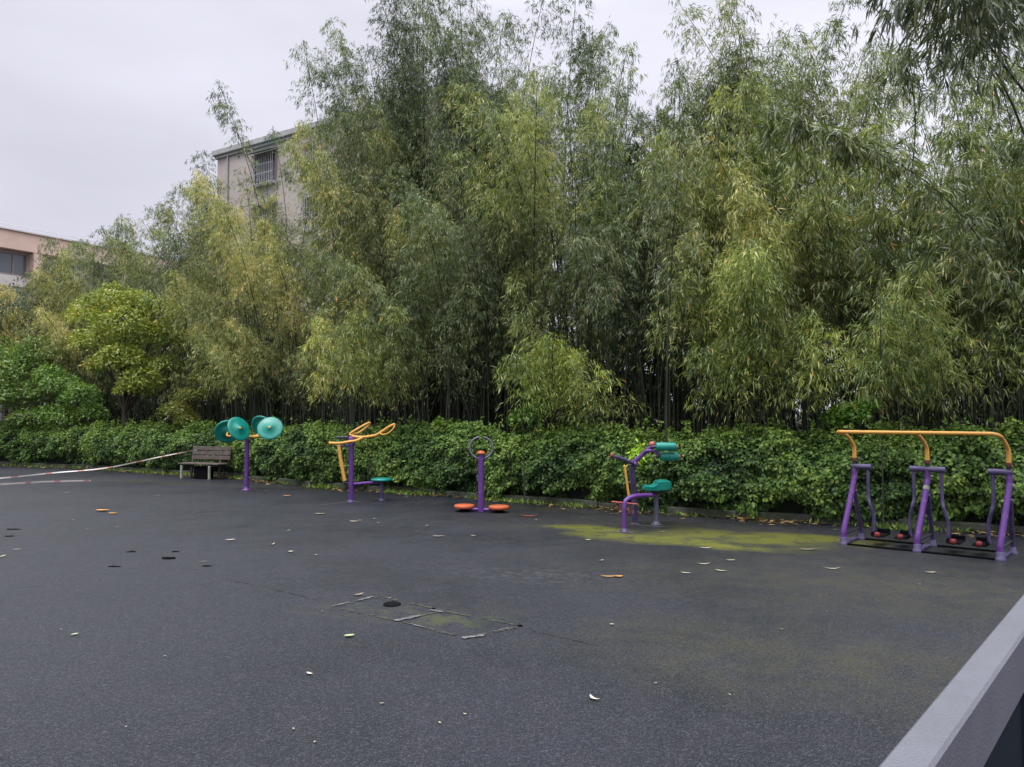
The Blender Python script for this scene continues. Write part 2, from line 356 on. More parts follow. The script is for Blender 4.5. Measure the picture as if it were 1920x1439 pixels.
# ================================================================ HEDGE
def hedge():
    root = empty('ivy_hedge', onH(0, .6))
    tag(root, 'long low hedge smothered in green ivy leaves, running behind the exercise machines', 'hedge')
    base = np.array(onH(0, .6)); SH = .925
    prof = np.array([(.08, .06), (-.08, .26), (-.20, .60), (-.18, .95), (-.04, 1.24), (.28, 1.40), (.75, 1.44), (1.15, 1.36), (1.45, 1.1)])
    seg = np.linalg.norm(np.diff(prof, axis=0), axis=1); cum = np.concatenate([[0], np.cumsum(seg)])
    n = 215000
    s = rng.uniform(-28, 14, n)
    s = np.where(rng.random(n) < .35, rng.uniform(-8, 10, n), s)
    q = rng.uniform(0, cum[-1], n) ; q = np.where(rng.random(n) < .6, q * .72, q)
    off = np.interp(q, cum, prof[:, 0]); z = np.interp(q, cum, prof[:, 1])
    t0 = np.interp(q + .03, cum, prof[:, 0]) - off; t1 = np.interp(q + .03, cum, prof[:, 1]) - z
    ln = np.hypot(t0, t1) + 1e-6; no, nzv = -t1 / ln, t0 / ln      # outward normal in profile
    he = np.array(HE); hn = np.array(HN)
    P = np.array(H0)[None] + s[:, None] * he + off[:, None] * hn + np.array([0, 0, 1.]) * z[:, None]
    nrm = no[:, None] * hn + np.array([0, 0, 1.]) * nzv[:, None]
    hv = snoise(P, .55) * .13 + snoise(P + 30, 2.6) * .06 * (z > .9)
    bump = snoise(P, 1.9) * .13 + snoise(P + 9, 5.2) * .08; bump = bump - .16 * (z < .35) * (snoise(P + 50, 1.4) > 0)
    depth = -np.abs(rng.normal(0, .07, n))
    P = P + nrm * (bump + depth)[:, None]; P[:, 2] = P[:, 2] * SH + hv * (z / 1.4)
    P[:, 2] = np.maximum(P[:, 2], .03); P[:, 1] += warp(P[:, 0])
    d = nrm * .25 + rng.normal(size=(n, 3)) * .55; d[:, 2] -= .45
    flat = nrm * 1.0 + rng.normal(size=(n, 3)) * .45; flat[:, 2] += .45
    L = rng.uniform(.035, .078, n); W = L * rng.uniform(.7, .95, n)
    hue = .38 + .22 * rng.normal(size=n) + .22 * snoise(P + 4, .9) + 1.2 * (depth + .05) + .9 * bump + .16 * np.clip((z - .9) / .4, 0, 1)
    # sprays standing up out of the top
    me = leaf_mesh('foliage', P - base, d, L, W, hue, flat, .38)
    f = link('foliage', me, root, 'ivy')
    # loose shoots on top
    B = []; D = []; Hh = []
    st = MB()
    for i in range(420):
        ss = random.uniform(-24, 9); o_ = random.uniform(.0, 1.1); hgt = random.uniform(.06, .30)
        p = Vector(H0) + HE * ss + HN * o_ + Vector((0, 0, 1.30)); tip = p + Vector((random.uniform(-.1, .1), random.uniform(-.1, .1), hgt))
        for k in range(int(hgt * 42)):
            t = random.random(); B.append(np.array(p.lerp(tip, t))); D.append((random.gauss(0, 1), random.gauss(0, 1), random.gauss(.2, .6))); Hh.append(random.uniform(.5, 1))
    B = np.array(B); D = np.array(D); B[:, 1] += warp(B[:, 0])
    me = leaf_mesh('shoot', B - base, D, rng.uniform(.05, .09, len(B)), rng.uniform(.04, .07, len(B)), np.array(Hh))
    link('shoot', me, root, 'ivy')
    # bright young leaves behind the leg machine
    nb = 95; c0 = np.array(AT(1192, 846, hedgeY(1192) - .02)) + np.array([0, -.35, 0])
    B = c0 + rng.normal(size=(nb, 3)) * np.array([.085, .05, .085]); D = rng.normal(size=(nb, 3)); D[:, 2] -= .9
    me = leaf_mesh('young_leaf_spray', B - base, D, rng.uniform(.07, .12, nb), rng.uniform(.025, .045, nb), rng.uniform(.8, 1, nb))
    o = link('young_leaf_spray', me, root, 'ivy'); o.color = (1.9, 2.1, .9, 1); o['label'] = 'bright lime green young leaves'
    # twiggy inside
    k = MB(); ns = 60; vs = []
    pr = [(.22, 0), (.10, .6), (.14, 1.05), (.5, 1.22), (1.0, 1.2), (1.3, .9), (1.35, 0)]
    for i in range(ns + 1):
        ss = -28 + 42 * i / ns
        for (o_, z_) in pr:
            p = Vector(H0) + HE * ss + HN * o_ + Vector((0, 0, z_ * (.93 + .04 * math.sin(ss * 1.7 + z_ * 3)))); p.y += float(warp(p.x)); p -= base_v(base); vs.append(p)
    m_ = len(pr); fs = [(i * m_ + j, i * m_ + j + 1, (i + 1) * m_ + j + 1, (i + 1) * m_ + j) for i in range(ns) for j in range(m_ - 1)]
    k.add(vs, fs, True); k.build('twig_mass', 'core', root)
def base_v(b): return Vector((float(b[0]), float(b[1]), float(b[2])))
random.seed(11)
hedge()
# ================================================================ BAMBOO
def culm_path(base, h, lean, droop, az, n=15):
    """arching culm; az = direction it leans to"""
    t = np.linspace(0, 1, n); dx = lean * h * t ** 2.2 + droop * h * np.clip(t - .62, 0, 1) ** 1.6
    z = h * (t - .16 * (lean + droop) * t ** 4)
    return np.stack([base[0] + math.cos(az) * dx, base[1] + math.sin(az) * dx, z], 1)
def bamboo_leaves(path, t0, Lb, dens=1.0, lsize=1.0):
    """sprays of hanging leaves on branches from t0 upward"""
    n = len(path); h = np.linalg.norm(np.diff(path, axis=0), axis=1).sum()
    nb = int(h * (1 - t0) * 9.5 * dens)
    t = t0 + (1 - t0) * rng.random(nb) ** .9
    f = t * (n - 1); i = np.minimum(f.astype(int), n - 2); fr = (f - i)[:, None]
    o = path[i] * (1 - fr) + path[i + 1] * fr
    az = rng.uniform(0, 2 * np.pi, nb)
    L = Lb * (.35 + .65 * np.sin(np.pi * np.clip((t - t0) / (1 - t0) * .86 + .14, 0, 1)) ** .7) * rng.uniform(.55, 1.25, nb)
    up = rng.uniform(.15, .8, nb)
    K = 6
    s = (np.arange(K)[None] + rng.random((nb, K))) / K * .85 + .15
    out = np.stack([np.cos(az), np.sin(az)], 1)
    pos = np.empty((nb, K, 3))
    pos[..., :2] = o[:, None, :2] + out[:, None] * (L[:, None] * s)[..., None]
    pos[..., 2] = o[:, None, 2] + L[:, None] * (up[:, None] * s - 1.05 * s ** 2)
    pos += rng.normal(0, .045, pos.shape)
    tanz = up[:, None] - 2.1 * s
    tw = np.stack([out[:, None, 0] + 0 * s, out[:, None, 1] + 0 * s, tanz], -1).reshape(-1, 3)
    tw += rng.normal(0, .5, tw.shape); tw /= np.linalg.norm(tw, axis=1, keepdims=True)
    pos = pos.reshape(-1, 3)
    q = 6                                                          # leaves to a twig
    P = np.repeat(pos, q, 0) + rng.normal(0, .028, (len(pos) * q, 3)); T = np.repeat(tw, q, 0)
    D = T * .8 + rng.normal(0, .50, T.shape); D[:, 2] -= .55
    LL = rng.uniform(.09, .175, len(P)) * lsize; W = LL * rng.uniform(.11, .15, len(P))
    bh = np.repeat(rng.normal(0, .12, nb), K * q)
    return P, D, LL, W, bh
def bamboo_clump(px, back, topy, n, label, tint=(1, 1, 1), spread=.8, low=.55, t0=.30, Lb=.75, lean=.10, dens=1.0, lsize=1.0, front=True, hue=.46, toward=None, name='bamboo_clump', group='bamboo clumps of the grove', skew=1.0, thick=.024, heads=0, zmin=.25, hmin=.32):
    u = (px - CX) / F_PX; Y = hedgeY(px) + back; X = u * Y
    htop = EYE + (HOR - topy) / F_PX * Y
    global rng
    rng = np.random.default_rng(abs(int(px * 13 + topy * 7 + back * 100)) + 5)      # each clump keeps its own shape
    root = empty(name, (X, Y, 0)); tag(root, label, 'bamboo', group)
    base_xy = np.array([X, Y, 0.])
    AP = []
    nh = int(round(n * heads)); plume = name == 'bamboo_plume'
    for k in range(n + nh):
        head = k >= n
        fr = 1.0 if k == 0 else low + (1 - low) * rng.random() ** skew
        if head: fr = hmin + (.98 - hmin) * rng.random() ** .85
        h = htop * fr * 1.06
        b = np.array([rng.normal(0, spread * .5), rng.normal(0, .45) - (.3 if head else 0), 0.])
        az = toward if toward is not None else (rng.normal(-2.0, .7) if head else rng.normal(-math.pi * .62, 1.1))
        ln = abs(rng.normal(.17 if head else lean, .05)); dr = abs(rng.normal(.22, .12)) * (1.15 if fr < .9 else .6)
        path = culm_path(b, h, ln, dr, az + rng.normal(0, .35))
        tt = rng.uniform(.55, .72) if head else min(t0 * (1 if fr > .8 else .9), .9)
        q = list(bamboo_leaves(path, tt, (.62 if head else Lb) * rng.uniform(.8, 1.2), dens * (1.9 if head else 1) * 1.18, lsize * .85))
        q[4] = q[4] + rng.normal(.10 if head else -.08, .11)
        AP.append(q)
        tb = MB().tube([tuple(p) for p in path[::2]], [thick * (.7 + .3 * h / 10), .005], seg=6, k=2, caps=False)
        tb.build('culm', 'culm', root)
    P, D, LL, W, bh = [np.concatenate(a) for a in zip(*AP)]
    keep = P[:, 2] > zmin + .45 * rng.normal(size=len(P)) * (zmin > 1); P, D, LL, W, bh = P[keep], D[keep], LL[keep], W[keep], bh[keep]
    wp = P + base_xy
    hv = hue + .17 * rng.normal(size=len(P)) + bh + .17 * snoise(wp, .45) + .09 * snoise(wp + 20, 1.5)
    dry = rng.random(len(P)) < .010; hv = np.where(dry, 1.0, np.minimum(hv, .90))
    o = link('foliage', leaf_mesh('foliage', P, D, LL, W, hv), root, 'bamboo'); o.color = (*tint, 1)
    return len(P)
TOT = 0
GR = (.82, .95, .90); OL = (1.58, 1.45, 1.16); YG = (1.14, 1.20, .86); DK = (.62, .70, .74); BR = (1.7, 1.42, 1.2); MG = (1.0, 1.08, .88)
# px, metres behind the hedge front, top row, culms, tint, options, label
CL = [
 # back row, tall, against the sky
 (140, 4.6, 468, 5, MG, {}, 'bamboo clump covering the right end of the distant orange roofed building'),
 (915, 4.2, 75, 6, DK, {}, 'dark bamboo clump hiding the right end of the roof edge'),
 (445, 4.6, 365, 6, OL, {}, 'low olive bamboo clump under the left end of the grey roof edge'),
 (178, 5.5, 440, 4, GR, {}, 'slim dark bamboo tip against the sky beside the distant orange roofed building'),
 (245, 5.0, 425, 6, MG, {}, 'bamboo clump rising in the gap between the two apartment buildings'),
 (325, 4.6, 350, 7, MG, {}, 'tapering bamboo clump just left of the grey roofed building corner'),
 (400, 5.0, 335, 6, GR, {}, 'bamboo clump covering the left corner of the grey roofed building'),
 (545, 5.2, 200, 1, GR, dict(low=.9, spread=.3, dens=.8, Lb=.45, t0=.8), 'thin bamboo top sticking up alone above the roof edge'),
 (675, 5.0, 130, 5, GR, dict(low=.7), 'leaning bamboo tops crossing the roof edge above the barred window'),
 (712, 4.6, 55, 9, GR, {}, 'tall sparse bamboo clump at the left end of the high skyline'),
 (775, 5.2, 22, 10, GR, {}, 'tall bamboo clump above the yellow armed waist machine'),
 (835, 5.6, 30, 8, DK, {}, 'dark dense bamboo clump in front of the roof end'),
 (890, 4.6, 8, 9, GR, {}, 'highest feathery bamboo column above the waist twister'),
 (965, 5.2, 70, 10, MG, {}, 'bamboo clump in the dip of the skyline right of the highest column'),
 (1075, 5.0, 25, 5, GR, dict(low=.6), 'thin bamboo clump with one nodding tip touching the top of the picture'),
 (1130, 4.6, 160, 7, GR, {}, 'see-through bamboo clump beside the nodding tip'),
 (1205, 5.4, 230, 7, GR, {}, 'lower airy bamboo clump in the notch of the skyline'),
 (1290, 4.8, 145, 11, YG, {}, 'yellow green bamboo clump right of the skyline notch'),
 (1360, 4.4, 70, 11, YG, {}, 'broad bamboo clump above and right of the leg machine'),
 (1440, 5.0, 0, 10, MG, {}, 'tall bamboo clump with two dark tips at the top of the picture'),
 (1520, 4.4, 55, 9, YG, {}, 'bamboo clump left of the sky gap, above the left end of the air walker'),
 (1600, 4.8, 150, 6, YG, {}, 'bamboo clump bordering the sky gap on its left'),
 (1700, 5.0, 330, 6, MG, {}, 'lower bamboo clump under the sky gap'),
 (1785, 4.5, 330, 7, MG, {}, 'bamboo clump behind the middle of the air walker'),
 (1885, 4.5, -20, 8, MG, {}, 'tall bamboo clump at the right edge of the picture'),
 # front rows, arching over the hedge
 (20, 4.0, 560, 6, BR, dict(Lb=.8), 'brownish bamboo clump under the distant orange roofed building'),
 (95, 3.6, 500, 7, BR, dict(Lb=.8), 'brown tinged bamboo clump hiding the foot of the distant orange roofed building'),
 (185, 4.0, 470, 7, OL, {}, 'olive bamboo clump above the yellow green tree'),
 (290, 3.9, 430, 8, MG, {}, 'rounded bamboo clump right behind the yellow green tree'),
 (385, 2.6, 385, 9, OL, {}, 'olive yellow bamboo clump above the wooden bench'),
 (470, 2.6, 345, 10, OL, dict(low=.8), 'pale olive bamboo clump below the green awning, above the shoulder wheels'),
 (548, 2.8, 368, 11, OL, dict(low=.8), 'pale olive bamboo clump below the barred window'),
 (672, 2.8, 215, 10, MG, {}, 'bamboo clump standing in front of the wall right of the barred window'),
 (715, 2.4, 215, 10, OL, {}, 'light brown tinged bamboo clump above the low weeping plume'),
 (800, 3.0, 200, 9, OL, {}, 'brown tinged bamboo clump in front of the roof end'),
 (850, 1.9, 330, 10, GR, {}, 'dense grey green bamboo clump left above the waist twister'),
 (930, 2.6, 265, 11, DK, {}, 'big drooping bamboo mass above the waist twister'),
 (1010, 2.2, 165, 9, YG, {}, 'light green bamboo clump with orange leaves in the middle of the grove'),
 (1075, 2.6, 215, 8, YG, {}, 'bamboo clump with a slanting bare culm in the middle of the grove'),
 (1160, 2.6, 270, 10, GR, {}, 'bamboo clump above the leg machine'),
 (1215, 1.8, 300, 9, DK, {}, 'tall hanging bamboo clump right over the leg machine rollers'),
 (1300, 2.0, 200, 10, YG, dict(lsize=1.15), 'long leaved bamboo clump right of the leg machine'),
 (1385, 2.4, 160, 9, YG, dict(lsize=1.15), 'long leaved bamboo clump with hanging yellow green sprays'),
 (1480, 1.8, 215, 10, OL, dict(lsize=1.2), 'golden tinged bamboo clump left of the air walker'),
 (1560, 2.0, 200, 10, YG, dict(lsize=1.2), 'bamboo clump over the left frame of the air walker'),
 (1660, 1.6, 350, 9, YG, dict(lsize=1.25), 'bamboo clump bending over the middle of the air walker'),
 (1750, 1.8, 370, 9, MG, dict(lsize=1.25), 'bamboo clump with a long diagonal culm at the right'),
 (1840, 1.4, 330, 9, MG, dict(lsize=1.3), 'dark green bamboo clump over the right end of the air walker'),
 (1925, 1.2, 120, 9, MG, dict(lsize=1.3), 'bamboo clump cut by the right edge of the picture'),
 (2040, 2.0, 60, 8, GR, dict(lsize=1.3), 'bamboo clump just past the right end of the air walker'),
]
random.seed(3)
for (px, bk, ty, n, tint, kw, lab) in CL:
    k = dict(kw)
    if bk > 4: [k.setdefault(a_, b2) for a_, b2 in dict(low=.76, t0=.34, lsize=1.05, dens=1.6, Lb=1.0).items()]
    else: [k.setdefault(a_, b2) for a_, b2 in dict(low=.6, t0=.32, heads=1.1, lsize=.96 if px > 1000 else .86, dens=1.05 if px > 1000 else 1.5, Lb=.85).items()]
    if 600 < px: k.setdefault('zmin', (2.5 if px < 1150 else 3.1) if bk < 4 else 3.4)
    else: k.setdefault('zmin', 1.8)
    if px > 1150: k.setdefault('hmin', .42)
    n = max(3, int(n * (.62 if bk < 4 else 1)))
    n += (1 if bk > 4 else 0); TOT += bamboo_clump(px, bk, ty, n, lab, tint, **k)
# low weeping plumes that catch the light in front of the dark stems
LP = [(725, .95, 588, 9, (1.5, 1.5, .95), 'low weeping bamboo plume right behind the waist machine'),
      (1050, .9, 634, 8, (1.35, 1.45, .65), 'low yellow green bamboo plume between the twister and the leg machine'),
      (1130, 1.0, 700, 4, (1.15, 1.2, .8), 'small drooping bamboo plume behind the handle of the leg machine'),
      (1395, 1.1, 455, 7, (1.55, 1.6, .85), 'bright bamboo plume hanging high above the gap between leg machine and air walker'),
      (1440, .9, 600, 7, (1.4, 1.5, .85), 'bright low bamboo plume between the leg machine and the air walker'),
      (1700, .9, 560, 7, (1.2, 1.3, .75), 'drooping light green bamboo plume above the long yellow handrail'),
      (440, 1.0, 610, 5, (1.1, 1.15, .8), 'low bamboo plume above the green shoulder wheels')]
for (px, bk, ty, n, tint, lab) in LP:
    bk -= .35; tint = (tint[0] * 1.04, tint[1] * 1.04, tint[2] * 1.10)
    zlow = max(2.0, EYE + (HOR - ty) / F_PX * (hedgeY(px) + bk) - 1.75)
    TOT += bamboo_clump(px, bk, ty, n, lab, tint, spread=1.0, low=.84, t0=.56, Lb=.60, lean=.16, dens=2.6, hue=.56, zmin=zlow, toward=-2.0, thick=.014, name='bamboo_plume', group='low weeping bamboo plumes')
# long arching culms over the right side, close to the camera: big dark leaves against the sky
def overhang(base, tip, mid, label, tint, n_extra=0, t0=.35, Lb=.6, dens=1.3, thick=.022):
    root = empty('arching_bamboo', (base[0], base[1], 0)); tag(root, label, 'bamboo', 'bamboo culms arching over the court')
    pts = crom([base, mid, tip], 8); path = np.array([np.array(p) for p in pts]) - np.array([base[0], base[1], 0])
    P, D, LL, W, bh = bamboo_leaves(path, t0, Lb, dens, 1.25)
    hv = .28 + .16 * rng.normal(size=len(P)) + bh
    o = link('foliage', leaf_mesh('foliage', P, D, LL, W, np.minimum(hv, .9)), root, 'bamboo'); o.color = (*tint, 1)
    MB().tube([tuple(p) for p in path[::2]], [thick, .006], seg=8, k=3, caps=False).build('culm', 'culm', root)
def VA(px, py, Y): return tuple(AT(px, py, Y))
overhang((10.2, 8.8, 0), VA(1770, -60, 6.6), VA(1935, 190, 8.4), 'dark arching bamboo with large hanging leaves at the top right corner', (.85, .85, .95), t0=.60, Lb=.85, dens=2.0)
overhang((11.0, 9.5, 0), VA(1850, -120, 7.2), VA(1990, 120, 8.8), 'second dark bamboo culm crossing the top right corner', (.85, .88, .95), t0=.58, Lb=.8, dens=1.5)
overhang((9.0, 11.2, 0), VA(1650, -60, 8.6), VA(1900, 200, 9.8), 'thin bamboo culm whose tip hangs down from the top edge into the sky gap', (.70, .75, .85), t0=.86, Lb=.45, dens=1.1)
overhang((8.6, 10.6, 0), VA(1440, 215, 9.0), VA(1800, 400, 10.0), 'long bare bamboo culm slanting down to the right across the grove', (1.1, 1.1, .8), t0=.35, Lb=.5, dens=1.5, thick=.016)
overhang((5.9, 13.6, 0), VA(1690, 92, 12.6), VA(1712, 300, 13.4), 'single thin bamboo stem bending over in the sky gap', (.7, .75, .85), t0=.70, Lb=.35, dens=.7)
print('bamboo leaves', TOT)
# the dense inside of the grove
def thicket():
    AP = []; tb = MB(); cr_ = np.random.default_rng(5)
    for k in range(150):
        ss = cr_.uniform(-24, 13); bk = cr_.uniform(4.0, 8.5)
        p = Vector(H0) + HE * ss + HN * bk; p.y += float(warp(p.x))
        u = p.x / p.y; px = CX + F_PX * u
        lim = np.interp(px, [0, 150, 300, 400, 600, 700, 1200, 1700, 1900], [600, 520, 440, 430, 420, 230, 230, 330, 300])
        h = (EYE + (HOR - lim) / F_PX * p.y) * cr_.uniform(.6, 1.0)
        path = culm_path((p.x, p.y, 0), h, .06, .15, cr_.uniform(0, 6.28))
        AP.append(bamboo_leaves(path, .14, .95, .75, 1.45)); tb.tube([tuple(q) for q in path[::3]], [.026, .006], seg=5, k=1, caps=False)
    for k in range(300):                                          # bare stems at the foot
        ss = cr_.uniform(-22, 11); bk = cr_.uniform(1.3, 6)
        p = Vector(H0) + HE * ss + HN * bk; p.y += float(warp(p.x)); hh = cr_.uniform(3, 5)
        tb.tube([(p.x, p.y, 0), (p.x + cr_.normal(0, .15), p.y, hh * .5), (p.x + cr_.normal(0, .35), p.y + cr_.normal(0, .2), hh)], [cr_.uniform(.012, .028), .010], seg=5, k=2, caps=False)
    for k in range(210):                                          # low undergrowth deep inside
        ss = cr_.uniform(-26, 15); bk = cr_.uniform(4.5, 10)
        p = Vector(H0) + HE * ss + HN * bk; p.y += float(warp(p.x))
        path = culm_path((p.x, p.y, 0), cr_.uniform(2.8, 5.5), .1, .2, cr_.uniform(0, 6.28))
        AP.append(bamboo_leaves(path, .03, 1.0, .95, 1.7))
    P, D, LL, W, bh = [np.concatenate(a) for a in zip(*AP)]
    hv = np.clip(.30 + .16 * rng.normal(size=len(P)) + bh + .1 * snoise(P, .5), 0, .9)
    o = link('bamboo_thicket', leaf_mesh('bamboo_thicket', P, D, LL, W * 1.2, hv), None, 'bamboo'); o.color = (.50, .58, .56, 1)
    tag(o, 'dense dark inside of the bamboo grove behind the front clumps', 'bamboo', kind='stuff')
    tag(tb.build('bamboo_stems', 'culm'), 'crowd of thin dark bamboo stems behind the hedge', 'bamboo', kind='stuff')
    print('thicket', len(P))
thicket()
# ================================================================ BROADLEAF TREES AND SHRUBS ON THE LEFT
def gy(px, d): return hedgeY(px) + d
def blob_tree(name, label, base, lobes, n, lsz, tint, trunk=.08, cat='tree', hue=.5, wfac=.5, group=None):
    root = empty(name, base); tag(root, label, cat, group)
    lobes = [(Vector(c), r) for c, r in lobes]
    w = np.array([r ** 2 for _, r in lobes]); w /= w.sum()
    idx = rng.choice(len(lobes), n, p=w)
    C = np.array([c[:] for c, _ in lobes])[idx]; Rr = np.array([r for _, r in lobes])[idx]
    d = rng.normal(size=(n, 3)); d[:, 2] = np.abs(d[:, 2]) * .9 - .25 * rng.random(n); d /= np.linalg.norm(d, axis=1, keepdims=True)
    rad = Rr * (1.04 - np.abs(rng.normal(0, .20, n))) * (1 + .26 * snoise(C + d * Rr[:, None], 1.6))
    P = C + d * rad[:, None] * np.array([1, 1, .85])
    D = d * .5 + rng.normal(size=(n, 3)) * .6; D[:, 2] -= .15
    flat = d + rng.normal(size=(n, 3)) * .5; flat[:, 2] += .5
    L = rng.uniform(.7, 1.3, n) * lsz
    hv = np.clip(hue + .18 * rng.normal(size=n) + .25 * snoise(P + 3, 1.1) + .12 * d[:, 2], 0, 1)
    o = link('crown', leaf_mesh('crown', P, D, L, L * wfac, hv, flat), root, 'broad'); o.color = (*tint, 1)
    top = Vector((0, 0, 0)); tk = MB(); cz = sum(c.z for c, _ in lobes) / len(lobes)
    fork = Vector((0, 0, cz * .45)); tk.tube([(0, 0, -.02), (.03, 0, cz * .22), fork], [trunk, trunk * .8], seg=8, k=3)
    for c_, r_ in lobes: tk.tube([fork, fork.lerp(c_, .5) + Vector((0, 0, .1)), c_], [trunk * .6, trunk * .15], seg=6, k=3)
    tk.build('trunk', 'bark', root)
def lobes_px(base, L):                                            # (px, py, depth offset, radius m)
    b = Vector(base); k = b.y / 20 if b.x < -5 else 1; return [(AT(px, py, b.y + dy) - b, r * k) for px, py, dy, r in L]
b = Vector((AT(235, 700, gy(235, .9)).x, gy(235, .9), 0))
blob_tree('broadleaf_tree', 'round yellow green leafy tree left of the wooden bench', b, lobes_px(b, [
    (215, 570, .3, .62), (170, 600, .2, .62), (255, 575, .4, .6), (300, 590, .3, .62), (235, 620, -.2, .8), (180, 650, -.3, .6), (285, 640, 0, .7), (230, 680, -.6, .62), (320, 640, .4, .5), (200, 690, -.2, .5), (265, 720, -.7, .5), (245, 735, -.6, .4), (310, 690, -.1, .45)]),
    15000, .10, (1.95, 1.70, 1.25), .09)
b = Vector((AT(60, 760, gy(60, 0.9)).x, gy(60, 0.9), 0))
blob_tree('green_shrub', 'large fresh green shrub at the left edge behind the hedge', b, lobes_px(b, [
    (30, 700, .2, .8), (75, 670, .4, .6), (-10, 690, .4, .9), (20, 745, -.2, .7), (75, 745, 0, .6), (-30, 760, .1, .8), (55, 790, -.3, .5)]),
    9500, .115, (1.05, 1.25, 1.15), .06, 'shrub', .45)
b = Vector((AT(135, 775, gy(135, 0.7)).x, gy(135, 0.7), 0))
blob_tree('green_shrub', 'smaller bright green shrub between the edge shrub and the yellow green tree', b, lobes_px(b, [
    (110, 730, .1, .5), (150, 750, 0, .55), (170, 780, -.1, .42), (115, 785, -.1, .5), (90, 705, .2, .35)]),
    5200, .095, (1.0, 1.32, 1.05), .04, 'shrub', .5)
b = Vector((AT(345, 770, gy(345, 1.0)).x, gy(345, 1.0), 0))
blob_tree('small_shrub', 'small shrub with a few orange leaves behind the wooden bench', b, lobes_px(b, [
    (330, 775, 0, .38), (360, 745, .1, .38), (350, 790, -.1, .3), (375, 715, .2, .3)]), 2600, .08, (1.15, 1.0, .9), .03, 'shrub', .55)
b = Vector((AT(15, 620, gy(15, 3.0)).x, gy(15, 3.0), 0))
blob_tree('dark_tree', 'dark evergreen tree at the left edge above the green shrub', b, lobes_px(b, [
    (20, 590, 0, .9), (-20, 620, .2, 1.0), (45, 630, .2, .7), (10, 660, -.2, .8), (70, 680, .3, .7)]), 8000, .11, (.50, .68, .85), .1, 'tree', .35)
b = Vector((AT(1010, 780, hedgeY(1010) + .9).x, hedgeY(1010) + .9, 0))
blob_tree('climbing_ivy', 'ivy mound climbing a stem above the hedge right of the twister', b, lobes_px(b, [(985, 790, -.2, .28), (1010, 775, 0, .24), (1000, 745, .1, .2)]), 1500, .08, (.55, .95, .6), .02, 'ivy', .4, .8)
b = Vector((AT(1600, 780, hedgeY(1600) + .9).x, hedgeY(1600) + .9, 0))
blob_tree('climbing_ivy', 'leafy ivy shoots above the hedge at the left end of the yellow handrail', b, lobes_px(b, [(1600, 785, 0, .25), (1625, 765, .1, .2), (1570, 790, .1, .22)]), 1300, .075, (.6, 1.05, .6), .02, 'ivy', .5, .8)
# ================================================================ BUILDINGS
def building_a():
    ang = math.atan2(-.536, .844)
    root = empty('apartment_building', (-17.2, 44.6, 0), ang)
    tag(root, 'pinkish grey rendered apartment block with grey roof edge rising behind the bamboo', 'building')
    Hh, Lf, Dp = 17.05, 18.2, 7.0
    MB().box((Lf / 2, Dp / 2, (Hh - .35) / 2), (Lf, Dp, Hh - .35)).build('wall', 'render', root)
    rf = MB().box((Lf / 2, Dp / 2, Hh - .17), (Lf + .5, Dp + .5, .34), bev=.03).build('roof_edge', 'coping', root)
    MB().box((Lf / 2, Dp / 2, Hh - .42), (Lf + .24, Dp + .24, .14)).build('roof_edge_moulding', 'coping', root)
    MB().tube([(1.0, -.07, Hh - .5), (1.0, -.07, 0)], .05, seg=8, k=1).build('downpipe', 'coping', root)
    def window(s, z0, w, h, grille=True, awn=False):
        fr = MB()
        t = .07
        for (x, z, a, b2) in ((s, z0 + h + .0, w + .14, t), (s, z0 - .0, w + .14, t), (s - w / 2, z0 + h / 2, t, h - t), (s + w / 2, z0 + h / 2, t, h - t), (s, z0 + h / 2, .05, h - t)):
            fr.box((x, -.02, z), (a, .12, b2))
        f = fr.build('window', 'frame', root)
        MB().box((s, -.006, z0 + h / 2), (w - t, .03, h - t)).build('pane', 'glass', f)
        MB().box((s, -.10, z0 - .10), (w + .35, .26, .08)).build('sill', 'coping', f)
        if grille:
            gb = MB(); k = max(4, int(w / .14))
            for i in range(k + 1): gb.box((s - w / 2 + w * i / k, -.28, z0 + h / 2), (.022, .022, h + .1))
            for zz in (z0 - .03, z0 + h * .33, z0 + h * .66, z0 + h + .03): gb.box((s, -.28, zz), (w + .06, .03, .03))
            for x in (s - w / 2, s + w / 2):
                for zz in (z0, z0 + h): gb.box((x, -.15, zz), (.03, .24, .03))
            gb.build('grille', 'bars', f)
        if awn:
            a = MB(); a.add([(s - w / 2 - .15, -.05, z0 + h + .32), (s + w / 2 + .15, -.05, z0 + h + .32), (s + w / 2 + .15, -.75, z0 + h + .02), (s - w / 2 - .15, -.75, z0 + h + .02),
                (s - w / 2 - .15, -.05, z0 + h + .28), (s + w / 2 + .15, -.05, z0 + h + .28), (s + w / 2 + .15, -.75, z0 + h - .02), (s - w / 2 - .15, -.75, z0 + h - .02)],
                [(0, 1, 2, 3), (4, 7, 6, 5), (0, 4, 5, 1), (1, 5, 6, 2), (2, 6, 7, 3), (3, 7, 4, 0)])
            a.build('awning', 'awning', f)
    for fl in range(5):
        dz = fl * 2.9
        window(4.2, 14.45 - dz, 1.7, 1.55, True, True)
        window(7.75, 14.3 - dz, .85, 1.75, True)
        window(11.4, 14.3 - dz, 1.5, 1.5, True)
        window(14.6, 14.3 - dz, .85, 1.5, True)
        window(17.3, 14.0 - dz, 1.3, 1.6, True)
building_a()
